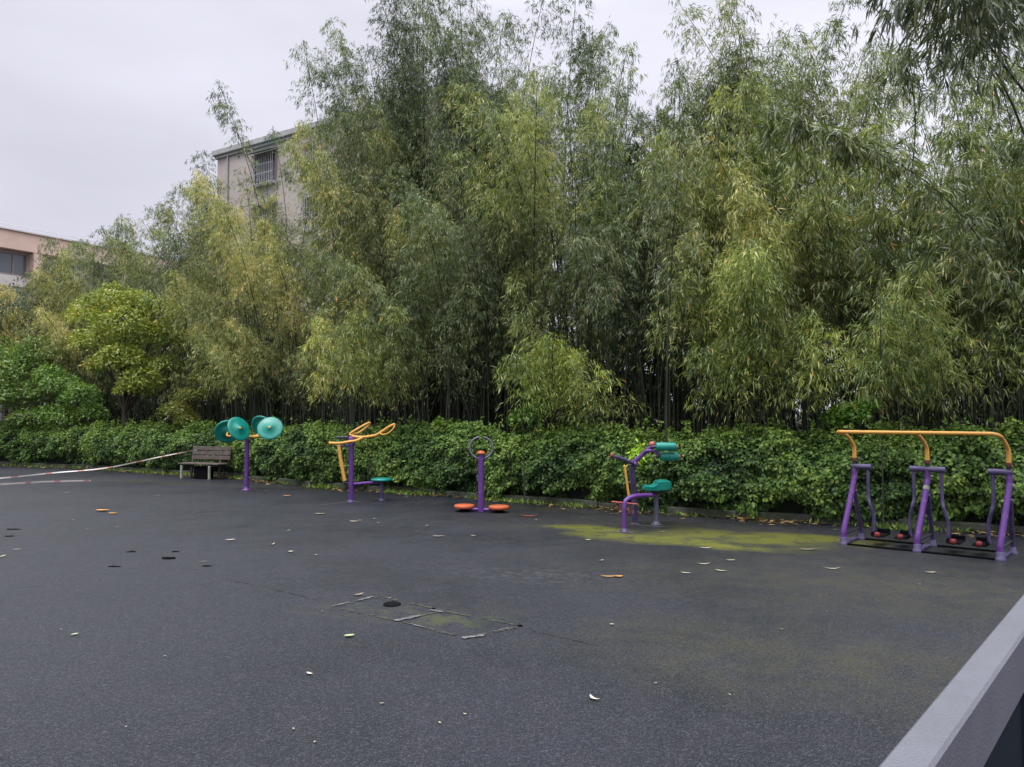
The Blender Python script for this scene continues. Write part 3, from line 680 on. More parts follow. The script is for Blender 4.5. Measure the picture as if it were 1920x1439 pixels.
def building_b():
    ang = math.atan2(.844, .536)
    root = empty('apartment_building', (-39.7, 60, 0), ang)
    tag(root, 'distant low apartment block with orange brown roof band at the left edge', 'building')
    Hh, Lf, Dp = 16.1, 26, 11
    x0 = -8
    MB().box((x0 + Lf / 2, Dp / 2 + .0, (Hh - 1.55) / 2), (Lf, Dp, Hh - 1.55)).build('wall', 'offwhite', root)
    MB().box((x0 + Lf / 2, Dp / 2 - .35, Hh - .80), (Lf + .4, Dp + .9, 1.45), bev=.03).build('roof_band', 'fascia', root)
    MB().box((x0 + Lf / 2, Dp / 2 - .35, Hh - .02), (Lf + .7, Dp + 1.2, .10)).build('roof_edge', 'offwhite', root)
    MB().tube([(x0, -.75, Hh + .35), (x0 + Lf, -.75, Hh + .35)], .03, seg=6, k=1).build('roof_rail', 'bars', root)
    for px_ in (2.1, 9.2):
        MB().box((px_, -.45, Hh / 2 - .4), (.65, .9, Hh - 2.35)).build('pier', 'fascia', root)
    for fl in range(5):
        z0 = Hh - 1.55 - 1.85 - fl * 2.95
        MB().box((x0 + Lf / 2, -.14, z0 - .5), (Lf, .28, .85)).build('floor_band', 'offwhite', root)
        for s, w, c in ((-3.2, 3.0, 'glass'), (.1, 3.0, 'glass'), (4.1, 2.6, 'curtain'), (6.9, 2.0, 'curtain'), (12, 3, 'glass')):
            fr = MB()
            for i in range(4): fr.box((s - w / 2 + w * i / 3, -.06, z0 + .85), (.08, .1, 1.6))
            for zz in (z0 + .02, z0 + 1.68): fr.box((s, -.06, zz), (w + .08, .12, .08))
            f = fr.build('window', 'offwhite' if c == 'curtain' else 'frame', root)
            MB().box((s, -.015, z0 + .85), (w, .02, 1.6)).build('pane', 'glass', f)
            if c == 'curtain':
                cb = MB()
                for i in range(3):
                    if i == 0: cb.box((s - w / 2 + w * (i + .5) / 3, -.035, z0 + .85), (w / 3 - .12, .012, 1.5))
                cb.build('curtain', 'curtain', f)
building_b()
# ================================================================ EXERCISE MACHINES
def machine(name, label, px, py, rz=0, cat='exercise machine'):
    p = G(px, py); o = empty(name, (p.x, p.y, 0), rz); tag(o, label, cat, 'outdoor exercise machines along the hedge'); return o
def foot(parent, x, y, r=.09, m='purple_dull'):
    for a in (.6, 2.2, 3.8, 5.3):
        MB().lathe([(0, .014), (.011, .014), (.011, .028), (.007, .034), (0, .034)], (x + math.cos(a) * r * .76, y + math.sin(a) * r * .76, 0), seg=6, smooth=False).build('bolt', 'rust', parent)
    MB().lathe([(0, .004), (r, .004), (r, .014), (r * .8, .018), (r * .55, .02), (r * .5, .05), (0, .05)], (x, y, 0), seg=20).build('base_plate', m, parent)
# --- shoulder wheels
def shoulder_wheels():
    t = machine('shoulder_wheel_trainer', 'purple post with four green shoulder wheels on yellow arms beside the bench', 462, 920)
    tube('post', [(0, 0, .01), (0, 0, 1.16)], .048, 'purple', t, k=1, seg=20)
    MB().lathe([(.10, .006), (.10, .02), (.062, .03), (.058, .06), (.049, .08)], (0, 0, 0)).build('base_plate', 'purple', t)
    MB().lathe([(.055, 1.10), (.062, 1.12), (.062, 1.19), (.04, 1.215), (0, 1.22)], seg=20).build('hub', 'yellow', t)
    W = [((-.47, .12, 1.26), (-.35, .85, .42), 'away'), ((-.06, -.34, 1.325), (.80, -.52, .40), 'near'), ((.22, .34, 1.36), (.25, .85, .42), 'away'), ((.54, -.16, 1.335), (.10, -.86, .46), 'near')]
    for c, n, kd in W:
        c = Vector(c); n = Vector(n).normalized()
        w = MB().lathe([(0, -.03), (.10, -.03), (.11, -.012), (.20, -.008), (.225, -.022), (.262, -.022), (.270, -.008), (.268, .006), (.25, .014), (.20, .020), (.05, .032), (.045, .045), (.0, .045)], c, n, 48).build('wheel', 'teal', t)
        MB().lathe([(.026, .0), (.026, .012), (.015, .018), (0, .018)], c + n * .045, n, 16).build('axle_cap', 'yellow' if kd == 'near' else 'teal', w)
        back = c - n * .035
        ha = Vector((c.x, c.y, 0)).normalized() * .06
        mid = Vector((c.x * .62, c.y * .62, 1.165))
        tube('arm', [(ha.x, ha.y, 1.15), tuple(mid), tuple(back - n * .07 + Vector((0, 0, -.05))), tuple(back)], .024, 'yellow', t, seg=12)
shoulder_wheels()
# --- waist / back machine
def waist_machine():
    t = machine('back_massage_machine', 'purple post machine with yellow looped handles and round green seat', 658, 942)
    s = 100.5
    def L(px, py, y=0.0): return ((px - 658) / s, y, (942 - py) / s)
    tube('post', [(0, 0, .01), (0, 0, 1.19)], .048, 'purple', t, k=1, seg=20); foot(t, 0, 0, .095)
    MB().lathe([(.052, 1.13), (.058, 1.15), (.058, 1.20), (.03, 1.22), (0, 1.222)], seg=20).build('post_cap', 'purple', t)
    MB().box((-.17, .02, 1.195), (.22, .08, .05), bev=.01).build('bearing_box', 'dark_metal', t)
    # rear left loop handle
    tube('handle', [(.03, .03, 1.23), L(654, 816, .03), L(664, 808, .06), L(686, 795, .16), L(687, 799, .20), L(672, 811, .18), L(664, 815, .10), L(657, 815, .05)], .020, 'yellow', t)
    tube('handle', [(.03, -.02, 1.215), L(680, 821, -.05), L(703, 818, -.08), L(716, 811, -.10), L(731, 801, -.12), L(741, 797, -.13)], .026, 'yellow', t)
    tube('handle_loop', [L(741, 797, -.13), L(739, 804, -.17), L(730, 813, -.18), L(719, 816, -.15), L(713, 813, -.11)], .013, 'yellow', t)
    tube('crossbar', [L(624, 832, -.12), L(640, 832, -.12), L(655, 829.5, -.11), L(670, 827, -.09), L(681, 821, -.06)], .026, 'yellow', t)
    MB().lathe([(.03, 0), (.032, .01), (.032, .05), (0, .055)], L(624, 832, -.12), (-1, 0, 0), 14).build('grip_end', 'yellow', t)
    tube('hanging_arm', [L(637, 835, -.12), L(641, 862, -.13), L(649, 901, -.14)], .033, 'yellow', t, seg=14)
    tube('bracket', [L(637, 833, -.12), L(645, 838, -.11), L(655, 836, -.02)], .018, 'purple_dull', t)
    tube('foot_roller', [L(647, 904, -.14), L(655, 906, -.10)], .012, 'steel', t, k=1)
    # seat
    tube('seat_post', [L(711, 936, .25), L(711, 905, .25)], .042, 'purple_dull', t, k=1); foot(t, .53, .25, .08)
    tube('seat_bar', [(.04, .01, .33), (.30, .13, .345), (.49, .22, .345)], .030, 'purple', t)
    MB().lathe([(0, .365), (.15, .365), (.19, .375), (.2, .39), (.195, .41), (.16, .425), (.08, .418), (0, .415)], (.52, .25, 0), seg=36).build('seat', 'teal', t)
waist_machine()
# --- twister
def twister():
    t = machine('waist_twister', 'purple post with round grey hand ring and two orange turning discs', 902, 961)
    tube('post', [(0, 0, .01), (0, 0, .975)], .050, 'purple', t, k=1, seg=20)
    MB().lathe([(.052, .96), (.070, .965), (.072, .98), (.055, 1.005), (.03, 1.018), (0, 1.022)], seg=24).build('cap', 'orange', t)
    c = Vector((0, .03, 1.065)); r = .192; P = []
    for a in np.linspace(R(100), R(440), 33):
        tilt = -.30
        P.append(c + Vector((r * math.cos(a), -r * math.sin(a) * tilt * .6, r * math.sin(a))))
    for a0, a1, nm in ((R(101), R(262), 'hand_grip'), (R(-82), R(79), 'hand_grip')):
        P = [tuple(c + Vector((r * math.cos(a), r * math.sin(a) * .22, r * math.sin(a) * .94))) for a in np.linspace(a0, a1, 15)]
        tube(nm, P, .0195, 'steel', t, k=2)
    tube('grip_bracket', [(-.07, .0, .885), (.07, .0, .885)], .022, 'purple_dull', t, k=1)
    for x, y in ((-.285, .11), (.295, -.02)):
        d = MB().lathe([(0, .055), (.155, .055), (.168, .062), (.172, .085), (.168, .105), (.155, .114), (0, .118)], (x, y, 0), seg=40).build('turning_disc', 'orange', t)
        MB().lathe([(.10, .004), (.10, .02), (.07, .028), (.07, .056), (0, .056)], (x, y, 0), seg=24).build('bearing', 'black', d)
    tube('foot_arm', [(0, 0, .045), (-.20, .07, .045)], .026, 'purple', t, k=1); tube('foot_arm', [(0, 0, .045), (.20, -.02, .045)], .026, 'purple', t, k=1)
twister()
# --- leg machine
def leg_machine():
    t = machine('leg_trainer', 'purple framed leg machine with green rollers, green seat and yellow bar', 1170.5, 998)
    s = 137.0
    def L(px, py, y=0.0):
        # y behind the front foot shifts ground rows up by perspective: undo it
        k = s * 10.6 / (10.6 + y); return ((px - 960) / k - (1170.5 - 960) / s, y, EYE - (py - 780) / k)
    foot(t, 0, 0, .075)
    tube('front_leg', [(0, 0, .02), L(1170.5, 975), L(1171, 950), L(1176, 938, .03), L(1193, 931.5, .12), L(1222, 930, .30)], .031, 'purple', t, seg=16)
    px2 = L(1190, 982, .78); foot(t, px2[0], .78, .07)
    tube('main_post', [(px2[0], .78, .02), L(1190, 930, .70), L(1187, 899, .64), L(1186, 872, .60)], .044, 'purple_dull', t, seg=16)
    px3 = L(1231, 984, .72); foot(t, px3[0], .72, .085, 'galv')
    tube('seat_post', [(px3[0], .72, .02), L(1231, 930, .72)], .036, 'galv', t, k=1)
    tube('frame_bar', [L(1190, 932, .68), L(1206, 930, .60), L(1230, 930, .66)], .03, 'purple', t)
    # seat shell: swept section, rising at the back (right)
    k = MB(); a = []; sec = [(1205, 917, .6), (1209, 911, .75), (1222, 911.5, .95), (1229, 908, 1), (1232, 902.5, 1), (1244, 901, 1), (1254, 902, .95), (1256.5, 905, .9)]
    bot = [(1206, 919), (1210, 919.5), (1222, 920), (1230, 920), (1236, 919), (1245, 918.5), (1253, 917.5), (1256.5, 914)]
    vs = []
    for (x1, y1, w), (x2, y2) in zip(sec, bot):
        for yy in (-.17, -.12, 0, .12, .17):
            dz = .012 if abs(yy) > .15 else 0
            p = L(x1, y1, .66); vs.append((p[0], .66 + yy * w, p[2] - dz))
        for yy in (.17, -.17):
            p = L(x2, y2, .66); vs.append((p[0], .66 + yy * w * .9, p[2]))
    m_ = 7; fs = [(i * m_ + j, i * m_ + (j + 1) % m_, (i + 1) * m_ + (j + 1) % m_, (i + 1) * m_ + j) for i in range(7) for j in range(m_)]
    fs += [tuple(range(m_))[::-1], tuple(7 * m_ + j for j in range(m_))]
    k.add(vs, fs, False); k.build('seat', 'teal', t)
    tube('seat_support', [L(1222, 925, .66), L(1250, 923, .66)], .03, 'dark_metal', t, k=1)
    # yellow flat bar
    p0, p1 = Vector(L(1171.5, 873, .35)), Vector(L(1180, 936, .35)); mid = (p0 + p1) / 2; d = p1 - p0
    MB().box(mid, (.052, .03, d.length), d.to_track_quat('Z', 'Y').to_matrix(), .008).build('swing_bar', 'yellow', t)
    tube('lever', [L(1150, 856.5, .36), L(1170, 862.5, .45), L(1193, 872, .58)], .026, 'purple_dull', t)
    MB().lathe([(0, -.032), (.022, -.024), (.032, 0), (.024, .022), (0, .03)], L(1148, 856, .35), (-1, 0, .3), 16).build('knob', 'red', t)
    tube('upper_arm', [L(1186, 871, .60), L(1203, 856, .56), L(1218, 843, .52), L(1227, 836, .5)], .034, 'purple', t)
    tube('lower_arm', [L(1206, 853, .55), L(1214, 846.5, .50), L(1228, 847, .48), L(1238, 855, .48)], .022, 'purple', t)
    MB().lathe([(0, -.04), (.035, -.03), (.038, .03), (0, .04)], L(1224, 833.5, .5), (1, 0, .1), 16).build('joint', 'pink', t)
    MB().lathe([(0, -.03), (.03, -.02), (.03, .02), (0, .03)], L(1192, 871, .55), (1, 0, .1), 16).build('joint', 'purple', t)
    for (xa, xb, y1, y2, yy, mm) in ((1231, 1270, 838.5, 838.5, .45, 'teal'), (1238.5, 1274, 857, 857, .52, 'teal_dark')):
        A, B = Vector(L(xa, y1, yy)), Vector(L(xb, y2, yy)); ax = B - A; ln = ax.length
        r = MB().lathe([(0, 0), (.045, 0), (.058, .008), (.062, .03), (.062, ln - .03), (.058, ln - .008), (.045, ln), (0, ln)], A, ax, 28).build('roller', 'teal', t)
        MB().lathe([(.034, 0), (.034, .018), (.022, .026), (0, .026)], B, ax, 18).build('roller_cap', 'pink', r)
        tube('roller_axle', [tuple(A - ax.normalized() * .06), tuple(A)], .016, 'steel', r, k=1)
    tube('pedal_bar', [L(1147, 942, .30), L(1196, 947, .36)], .010, 'pink', t, k=1)
    for (x, y, r) in ((1157, 952, .055), (1180, 961, .06)):
        P = [tuple(Vector(L(x, y, .35)) + Vector((r * math.cos(a), .02 * math.sin(2 * a), r * .8 * math.sin(a)))) for a in np.linspace(0, 2 * math.pi, 13)]
        MB().tube(P, .010, seg=8, k=2).build('foot_hoop', 'rust', t)
        tube('hoop_hub', [L(x, y, .30), L(x, y, .40)], .022, 'rust', t, k=1)
    tube('hoop_link', [L(1157, 943, .32), L(1160, 950, .35), L(1180, 962, .35), L(1190, 945, .4)], .009, 'rust', t)
leg_machine()
# --- air walker
def air_walker():
    A = G(1582, 1022); B = G(1876, 1052)
    ex = (B - A); Lw = ex.length; ang = math.atan2(ex.y, ex.x)
    t = empty('air_walker', (A.x, A.y, 0), ang)
    tag(t, 'purple three frame air walker with long yellow handrail and hanging foot plates', 'exercise machine', 'outdoor exercise machines along the hedge')
    dy = .56                                                       # depth of the A frames
    zt = .96                                                       # height of the cross tubes
    X = [0.0, Lw * .5 - .0, Lw]
    for i, x in enumerate(X):
        tube('front_leg', [(x, 0, .02), (x, 0, .12), (x + .005, .012, .20), (x + .038, .13, .50), (x + .066, .235, .78), (x + .07, .26, .86), (x + .07, .26, zt)], .034, 'purple', t, seg=16, k=5)
        tube('rear_leg', [(x + .05, dy, .02), (x + .05, dy - .01, .14), (x + .06, .40, .38), (x + .075, .24, .66)], .027, 'purple_dull', t, seg=14)
        MB().lathe([(.056, .004), (.056, .03), (.043, .04), (.045, .09), (.036, .10)], (x, 0, 0), seg=20).build('foot_sleeve', 'purple_dull', t)
        MB().lathe([(.05, .004), (.05, .03), (.037, .04), (.035, .08), (.028, .085)], (x + .05, dy, 0), seg=20).build('foot_sleeve', 'purple_dull', t)
        tube('foot_brace', [(x, .01, .13), (x + .05, dy - .02, .16)], .014, 'dark_metal', t, k=1)
        MB().box((x, dy / 2, .022), (.07, dy - .1, .03), bev=.006).build('skid_plate', 'purple_dull', t)
        x += .07
        ca, cb = (-.03, .20) if i == 0 else ((-.19, .19) if i == 1 else (-.20, .03))
        tube('cross_tube', [(x + ca, .26, zt), (x + cb, .26, zt)], .036, 'purple_dull', t, k=1, seg=16)
        # yellow upright
        tube('upright', [(x, .26, zt + .01), (x, .26, 1.10)], .022, 'dark_metal', t, k=1)
        if i < 2 or True:
            lean = 0 if i < 2 else -.0
            tube('handrail_upright', [(x, .26, 1.03), (x, .26, 1.18), (x - .01, .23, 1.25), (x - .04, .13, 1.345), (x - .07, .0, 1.392)], [.027, .019], 'yellow', t, seg=14, k=5)
            MB().lathe([(.036, 0), (.037, .01), (.037, .03), (.036, .04)], (x, .26, 1.03), seg=16).build('collar', 'rust', t)
        arms = [cb - .04] if i == 0 else ([ca + .04, cb - .04] if i == 1 else [ca + .04])
        for q in arms:
            sg = 1 if q > 0 else -1
            xa = x + q
            tube('swing_arm', [(xa, .26, zt - .01), (xa, .26, .62), (xa + sg * .02, .24, .50), (xa + sg * .055, .27, .34), (xa + sg * .05, .28, .14)], .021, 'purple_dull', t, seg=12)
            # foot plate
            f = MB()
            fx = xa + sg * .13
            f.box((fx, .28, .125), (.15, .30, .018), bev=.006); f.box((fx, .425, .155), (.15, .012, .06), bev=.004); f.box((fx - sg * .07, .28, .15), (.012, .30, .04), bev=.004)
            pl = f.build('foot_plate', 'black', t)
            MB().lathe([(0, -.03), (.03, -.028), (.036, 0), (.03, .028), (0, .03)], (fx, .12, .145), (1, 0, 0), 16).build('toe_stop', 'red', pl)
    # sticker-pale worn ring on the middle front leg
    MB().lathe([(.0365, 0), (.0365, .045)], (X[1] + .060, .212, .72), (.1, .36, .94), 16).build('worn_band', 'pale_post', t)
    tube('handrail', [(.01, .10, 1.375), (-.045, .02, 1.392), (-.01, -.04, 1.40), (.08, -.05, 1.40), (Lw * .5, -.05, 1.40), (Lw - .14, -.05, 1.40), (Lw - .03, -.04, 1.395), (Lw + .015, .03, 1.375), (Lw + .03, .11, 1.35)], .022, 'yellow', t, seg=14, k=6)
    tube('base_rail', [(0, -.02, .018), (Lw + .02, -.02, .018)], .012, 'black', t, k=1); tube('base_rail', [(0, dy, .018), (Lw + .02, dy, .018)], .012, 'black', t, k=1)
air_walker()
# ================================================================ BENCH, TAPE
def bench():
    p = G(340, 898); ang = math.atan2(HE.y, HE.x) + .12
    t = empty('park_bench', (p.x, p.y, 0), ang); tag(t, 'weathered brown wooden bench with pale legs beside the hedge', 'bench')
    Lb = .98
    for x in (.0, .90):
        MB().box((x, .0, .17), (.055, .05, .34), bev=.006).build('leg', 'pale_post', t)
        MB().box((x + .0, .38, .40), (.05, .05, .80), Matrix.Rotation(R(-8), 3, 'X'), .006).build('rear_leg', 'wood', t)
        MB().box((x, .19, .335), (.05, .36, .05), bev=.006).build('seat_bearer', 'wood', t)
    for i in range(4): MB().box((.53, .03 + i * .105, .385), (1.26, .092, .035), bev=.006).build('seat_slat', 'wood', t)
    for i in range(3): MB().box((.60, .385 + i * .016, .53 + i * .115), (1.22, .03, .098), Matrix.Rotation(R(-8), 3, 'X'), .006).build('back_slat', 'wood', t)
    b = empty('bench_shade_box', p + HE * .52 + HN * .25)  # solid dark box added in place of the shade under the seat
    tag(b, 'dark box added as the shadow under the wooden bench', 'box')
    MB().box((0, 0, .15), (.42, .26, .29), Matrix.Rotation(ang, 3, 'Z'), .015).build('shade_block', 'black', b)
    MB().box((0, 0, .305), (.44, .28, .02), Matrix.Rotation(ang, 3, 'Z'), .006).build('shade_top', 'black', b)
bench()
def tape(name, P, w, label, twist=3.0):
    pts = crom(P, 14); n = len(pts); me = bpy.data.meshes.new(name); vs = []; fs = []; run = []; acc = 0; th = .0008
    for i, p in enumerate(pts):
        if i: acc += (pts[i] - pts[i - 1]).length
        a = 1.2 + math.sin(acc * twist) * .5 if twist else 1.45
        tan = (pts[min(i + 1, n - 1)] - pts[max(0, i - 1)]).normalized(); sd_ = tan.cross(Vector((0, 0, 1))).normalized(); up = sd_.cross(tan)
        wv = (up * math.sin(a) + sd_ * math.cos(a)) * w / 2; nv = tan.cross(wv).normalized() * th
        vs += [p + wv + nv, p - wv + nv, p - wv - nv, p + wv - nv]; run += [acc / .62] * 4
    for i in range(n - 1):
        for j in range(4): fs.append((i * 4 + j, i * 4 + (j + 1) % 4, i * 4 + 4 + (j + 1) % 4, i * 4 + 4 + j))
    me.from_pydata([tuple(v) for v in vs], [], fs); at = me.attributes.new('run', 'FLOAT', 'POINT'); at.data.foreach_set('value', run)
    tag(link(name, me, None, 'tape'), label, 'tape')
pb = G(340, 898)
tape('barrier_tape', [pb + HE * .12 + HN * .36 + Vector((0, 0, .72)), AT(310, 855, 18.3), AT(200, 877.5, 17.2), AT(100, 887, 16.4), AT(0, 897, 15.7), AT(-200, 912, 14.3)], .027, 'red and white barrier tape stretched from the bench to the left edge')
tape('fallen_tape', [G(-60, 912) + Vector((0, 0, .02)), G(20, 909) + Vector((0, 0, .02)), G(90, 905) + Vector((0, 0, .02)), G(170, 903) + Vector((0, 0, .02))], .035, 'slack red and white tape lying on the ground at the left edge', 0)
# ================================================================ RAILING, NEAR RIGHT
def railing():
    d = Vector((.65, .76, 0)).normalized(); n = Vector((.76, -.65, 0))
    A = G(1640, 1439, 1.05)
    ang = math.atan2(d.y, d.x)
    t = empty('railing', (A.x, A.y, 0), ang); tag(t, 'grey painted metal railing with dark glass panels in the near right corner', 'railing')
    # local x along the rail, local -y towards the camera side
    w = .068
    MB().box((1.0, -w / 2, .9775), (4.4, w, .145), bev=.006).build('top_rail', 'rail', t)
    MB().box((1.0, -w / 2, .08), (4.4, .05, .06), bev=.004).build('bottom_rail', 'mullion', t)
    for i in range(6):
        x = -.95 + i * .72
        MB().box((x, -w / 2, .51), (.05, .05, .79), bev=.004).build('mullion', 'mullion', t)
        if i < 5: MB().box((x + .36, -w / 2, .507), (.66, .012, .79)).build('panel', 'panel', t)
railing()
# ================================================================ MARKS AND LITTER ON THE COURT
def strip(name, P, w, m, label, cat='seam', group=None, z=.008, gaps=0):
    k = MB(); pts = crom(P, 8) if len(P) > 2 else [Vector(P[0]).lerp(Vector(P[1]), i / 14) for i in range(15)]
    vs = []
    for i, p in enumerate(pts):
        tan = (pts[min(i + 1, len(pts) - 1)] - pts[max(0, i - 1)]).normalized(); sd_ = Vector((-tan.y, tan.x, 0))
        ww = w * (.35 + .65 * random.random()) * (.2 if i in (0, len(pts) - 1) else 1); jj = random.uniform(-.006, .006)
        vs += [(p.x + sd_.x * (ww / 2 + jj), p.y + sd_.y * (ww / 2 + jj), z), (p.x - sd_.x * (ww / 2 - jj), p.y - sd_.y * (ww / 2 - jj), z)]
    k.add(vs, [(2 * i, 2 * i + 1, 2 * i + 3, 2 * i + 2) for i in range(len(pts) - 1) if not (gaps and random.random() < gaps)])
    o = k.build(name, m); tag(o, label, cat, group); return o
random.seed(21)
M['crack'] = mat('crack_line', (.006, .007, .009), .9, 0, .2)
M['moss'] = mat('mossy_joint', (.040, .044, .020), .9, noise=((.012, .014, .018), 16, .42, .60))
for a, b in (((622, 1140), (712, 1120)), ((712, 1120), (832, 1147)), ((832, 1147), (745, 1166)), ((745, 1166), (622, 1140)), ((832, 1147), (978, 1176)), ((978, 1176), (872, 1198)), ((872, 1198), (745, 1166))):
    o = strip('mossy_joint', [G(*a), G(*b)], .045, 'moss', None, gaps=.35); tag(o, kind='structure')
for a, b, w in (((622, 1140), (655, 1131), .03), ((668, 1129), (700, 1121), .045), ((740, 1167), (790, 1156), .06), ((806, 1146), (832, 1150), .05), ((866, 1199), (908, 1194), .06), ((925, 1187), (955, 1180), .02), ((775, 1174), (800, 1180), .02)):
    o = strip('worn_seam', [G(*a), G(*b)], w, 'scuff', None, z=.012); tag(o, kind='structure')
for a, b in (((600, 948), (655, 942)), ((662, 943), (712, 936)), ((1192, 985), (1245, 989)), ((1150, 998), (1190, 1000)), ((475, 921), (505, 921))):
    o = strip('worn_seam', [G(*a), G(*b)], .05, 'scuff', None); tag(o, kind='structure')
def black_piece(px, py, w, d, label, h=.02):
    c0 = G(px, py); k = MB(); n = 14; top = []; bot = []; w *= .8; d *= .65; h *= .8
    for i in range(n):
        a = 2 * math.pi * i / n; r = random.uniform(.65, 1.1); x = math.cos(a) * w / 2 * r; y = math.sin(a) * d / 2 * r
        bot.append((x * 1.05, y * 1.05, .005)); top.append((x * .9, y * .9, h * random.uniform(.3, 1.2)))
    k.add(bot + top + [(0, 0, h)], [(i, (i + 1) % n, n + (i + 1) % n, n + i) for i in range(n)] + [(n + i, n + (i + 1) % n, 2 * n) for i in range(n)])
    o = k.build('torn_rubber_piece', 'black'); o.location = (c0.x, c0.y, 0); tag(o, label, 'rubber scrap')
black_piece(245, 1036, .16, .10, 'black torn rubber scrap at the back left of the cluster on the court')
black_piece(318, 1049, .20, .12, 'largest black torn rubber scrap in the middle of the cluster on the court', .03)
black_piece(330, 1036, .13, .06, 'thin black rubber scrap behind the largest one on the left of the court')
black_piece(388, 1063, .14, .06, 'black rubber scrap at the right end of the cluster on the left of the court')
black_piece(215, 1064, .18, .05, 'long black rubber scrap at the front left of the cluster')
black_piece(25, 994, .30, .05, 'long black strip of torn rubber near the left edge')
black_piece(17, 1007, .18, .07, 'black rubber scrap in front of the long strip near the left edge')
black_piece(813, 1144, .06, .04, 'small black rubber chip right of the round hole')
black_piece(975, 1176, .05, .04, 'small black chip at the right end of the worn seams')
for a, b in (((505, 1105), (600, 1128)), ((35, 1103), (85, 1100)), ((985, 1182), (1130, 1215)), ((430, 1090), (475, 1098))):
    o = strip('crack', [G(*a), G(*b)], .008, 'crack', None, gaps=.25); tag(o, kind='structure')
h0 = G(735, 1135.5)
hr = MB().lathe([(.076, .006), (.070, .018), (.060, .017), (.054, .0125), (0, .0125)], seg=28); ho = hr.build('anchor_hole', 'black'); ho.location = (h0.x, h0.y, 0); tag(ho, 'round black hole with a raised lip in the worn patch of the court', 'hole')
LEAFN = 0
def ground_leaf(px, py, L, W, ang, m, label, group=None, curl=.10):
    curl *= .6; c0 = G(px, py); k = MB(); n = 7; up = []; vs = []
    for i in range(n):
        t = i / (n - 1); x = (t - .5) * L; bend = curl * L * (4 * (t - .5) ** 2) * .5; ww = W * .5 * math.sin(math.pi * (.06 + .9 * t)) ** .8
        z = .012 + .18 * L * (t - .5) ** 2 * 2
        vs += [(x, bend - ww, z + ww * .35), (x, bend, z), (x, bend + ww, z + ww * .35)]
    fs = []
    for i in range(n - 1):
        for j in range(2): fs.append((i * 3 + j, i * 3 + j + 1, i * 3 + 4 + j, i * 3 + 3 + j))
    k.add(vs, fs, True); o = k.build('fallen_leaf', m); o.location = (c0.x, c0.y, 0); o.rotation_euler = (0, 0, ang); tag(o, label, 'leaf', group)
    return o
ground_leaf(1112, 1314, .085, .022, -1.0, 'leaf_cream', 'curved cream leaf lying nearest the camera in the middle', None, .5)
ground_leaf(580, 1267, .05, .022, -.6, 'leaf_cream', 'small pale oval leaf on the left front of the court')
ground_leaf(655, 1196, .075, .045, .4, 'leaf_green', 'pale green crumpled leaf below the round hole')
ground_leaf(673, 1118, .10, .03, .8, 'leaf_tan', 'tan curled leaf at the back left corner of the worn patch')
ground_leaf(1142, 1084, .17, .03, 0, 'leaf_orange', 'left half of the long bright orange leaf')
ground_leaf(1160, 1084, .09, .045, .2, 'leaf_orange', 'small orange leaf touching the long orange one')
ground_leaf(1561, 1069, .17, .022, -.1, 'leaf_cream', 'long curved white leaf in front of the air walker, left side', None, .5)
ground_leaf(1745, 1076, .10, .025, -.1, 'leaf_cream', 'pale leaf on the court in front of the middle walker frame')
ground_leaf(1320, 1060, .14, .025, 0, 'leaf_cream', 'pale leaf, left of the three in front of the moss')
ground_leaf(1352, 1073, .12, .03, -.5, 'leaf_green', 'folded pale leaf, nearest of the three in front of the moss')
ground_leaf(1286, 1077, .11, .022, -.4, 'leaf_cream', 'thin pale leaf left of the folded one in front of the moss')
ground_leaf(1370, 1053, .10, .03, 0, 'leaf_green', 'short leaf just in front of the moss stripe')
ground_leaf(1323, 1030, .16, .03, 0, 'leaf_cream', 'long pale leaf on the front edge of the moss')
ground_leaf(1513, 1033, .18, .04, -.1, 'leaf_tan', 'tan leaf at the right end of the moss')
ground_leaf(1103, 1015, .07, .05, 0, 'leaf_green', 'small yellow green leaf left of the leg machine foot')
ground_leaf(992, 970, .26, .05, 0, 'leaf_red', 'long reddish leaf right of the twister disc')
ground_leaf(822, 1008, .16, .045, 0, 'leaf_tan', 'pale oblong leaf in front of the twister, left side')
ground_leaf(664, 980, .14, .05, 0, 'leaf_cream', 'pale leaf in front of the waist machine')
ground_leaf(432, 1015, .12, .05, .5, 'leaf_cream', 'white leaf in front of the shoulder wheels')
ground_leaf(545, 1037, .06, .05, 0, 'leaf_cream', 'single white speck of leaf in the left middle of the court')
ground_leaf(192, 960, .22, .12, 0, 'leaf_orange', 'larger orange leaf on the far left of the court')
ground_leaf(212, 965, .16, .07, 0, 'leaf_orange', 'smaller orange leaf next to the larger one on the far left')
ground_leaf(538, 932, .16, .08, 0, 'leaf_orange', 'orange leaf on the court right of the shoulder wheel post')
ground_leaf(600, 966, .18, .07, 0, 'leaf_tan', 'yellowish leaf between shoulder wheels and waist machine')
ground_leaf(140, 1193, .05, .03, 1, 'leaf_green', 'small pale green leaf at the left front')
ground_leaf(1147, 1174, .03, .025, 0, 'leaf_green', 'tiny yellow green leaf in the middle front')
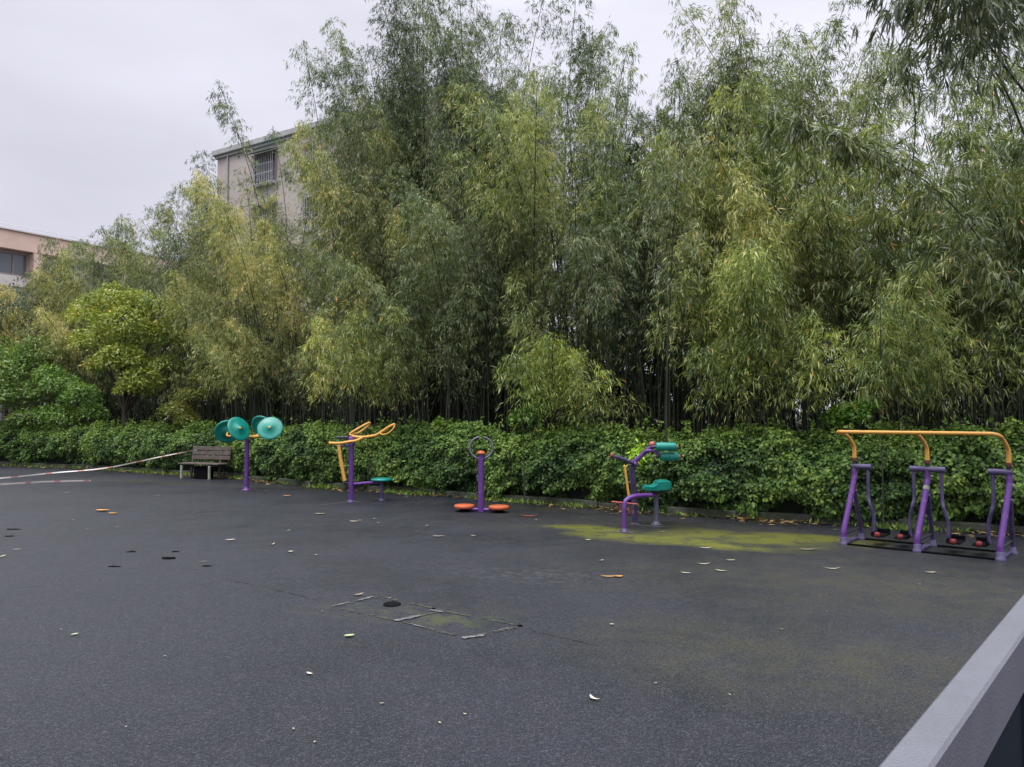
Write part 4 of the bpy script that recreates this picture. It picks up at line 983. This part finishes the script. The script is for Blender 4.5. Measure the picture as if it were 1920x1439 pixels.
for i in range(48):                                               # nameless specks of leaf
    px = random.uniform(0, 1900); py = random.choice([random.uniform(925, 1010), random.uniform(925, 1080), random.uniform(1000, 1400)])
    if G(px, py).y > hedgeY(px) - .3: continue
    if px > 1500 and py > 1180: continue
    far = py < 1080
    ground_leaf(px, py, random.uniform(.05, .15) if far else random.uniform(.012, .03), random.uniform(.012, .03) if far else .01, random.uniform(0, 6.28), random.choice(['leaf_tan', 'leaf_tan', 'leaf_green', 'leaf_tan']), 'small dry scrap of leaf lying on the dark court', 'scattered leaf scraps on the court')
# litter along the hedge foot
n = 8500; ss = rng.uniform(-26, 10, n); dd = -.06 - np.abs(rng.normal(0, .22, n)) + .30 * rng.random(n)
P = np.array(H0)[None] + ss[:, None] * np.array(HE) + dd[:, None] * np.array(HN); P[:, 2] = .012 + .03 * rng.random(n); P[:, 1] += warp(P[:, 0])
keep = snoise(P + 2, .7) + .35 * rng.normal(size=n) > .15; P = P[keep]; n = len(P)
D = rng.normal(size=(n, 3)); D[:, 2] = .12 * np.abs(D[:, 2]); fl = rng.normal(0, .35, (n, 3)); fl[:, 2] = 1
LL = rng.uniform(.06, .15, n)
o = link('leaf_litter', leaf_mesh('leaf_litter', P, D, LL, LL * rng.uniform(.2, .5, n), rng.random(n), fl), None, 'litter'); tag(o, 'dry leaves gathered along the foot of the hedge', 'leaf litter', kind='stuff')
n = 22000; ss = rng.uniform(-26, 10, n); dd = rng.uniform(-.32, .25, n)
P = np.array(H0)[None] + ss[:, None] * np.array(HE) + dd[:, None] * np.array(HN); P[:, 2] = .005; P[:, 1] += warp(P[:, 0])
keep = snoise(P + 7, .9) + .3 * rng.normal(size=n) + (dd + .0) * 1.6 > .0; P = P[keep]; n = len(P)
D = rng.normal(0, .5, (n, 3)); D[:, 2] = 1; LL = rng.uniform(.03, .13, n)
o = link('weeds', leaf_mesh('weeds', P, D, LL, LL * .3, rng.uniform(.3, 1, n)), None, 'ivy'); tag(o, 'low green weeds along the foot of the hedge', 'weeds', kind='stuff')
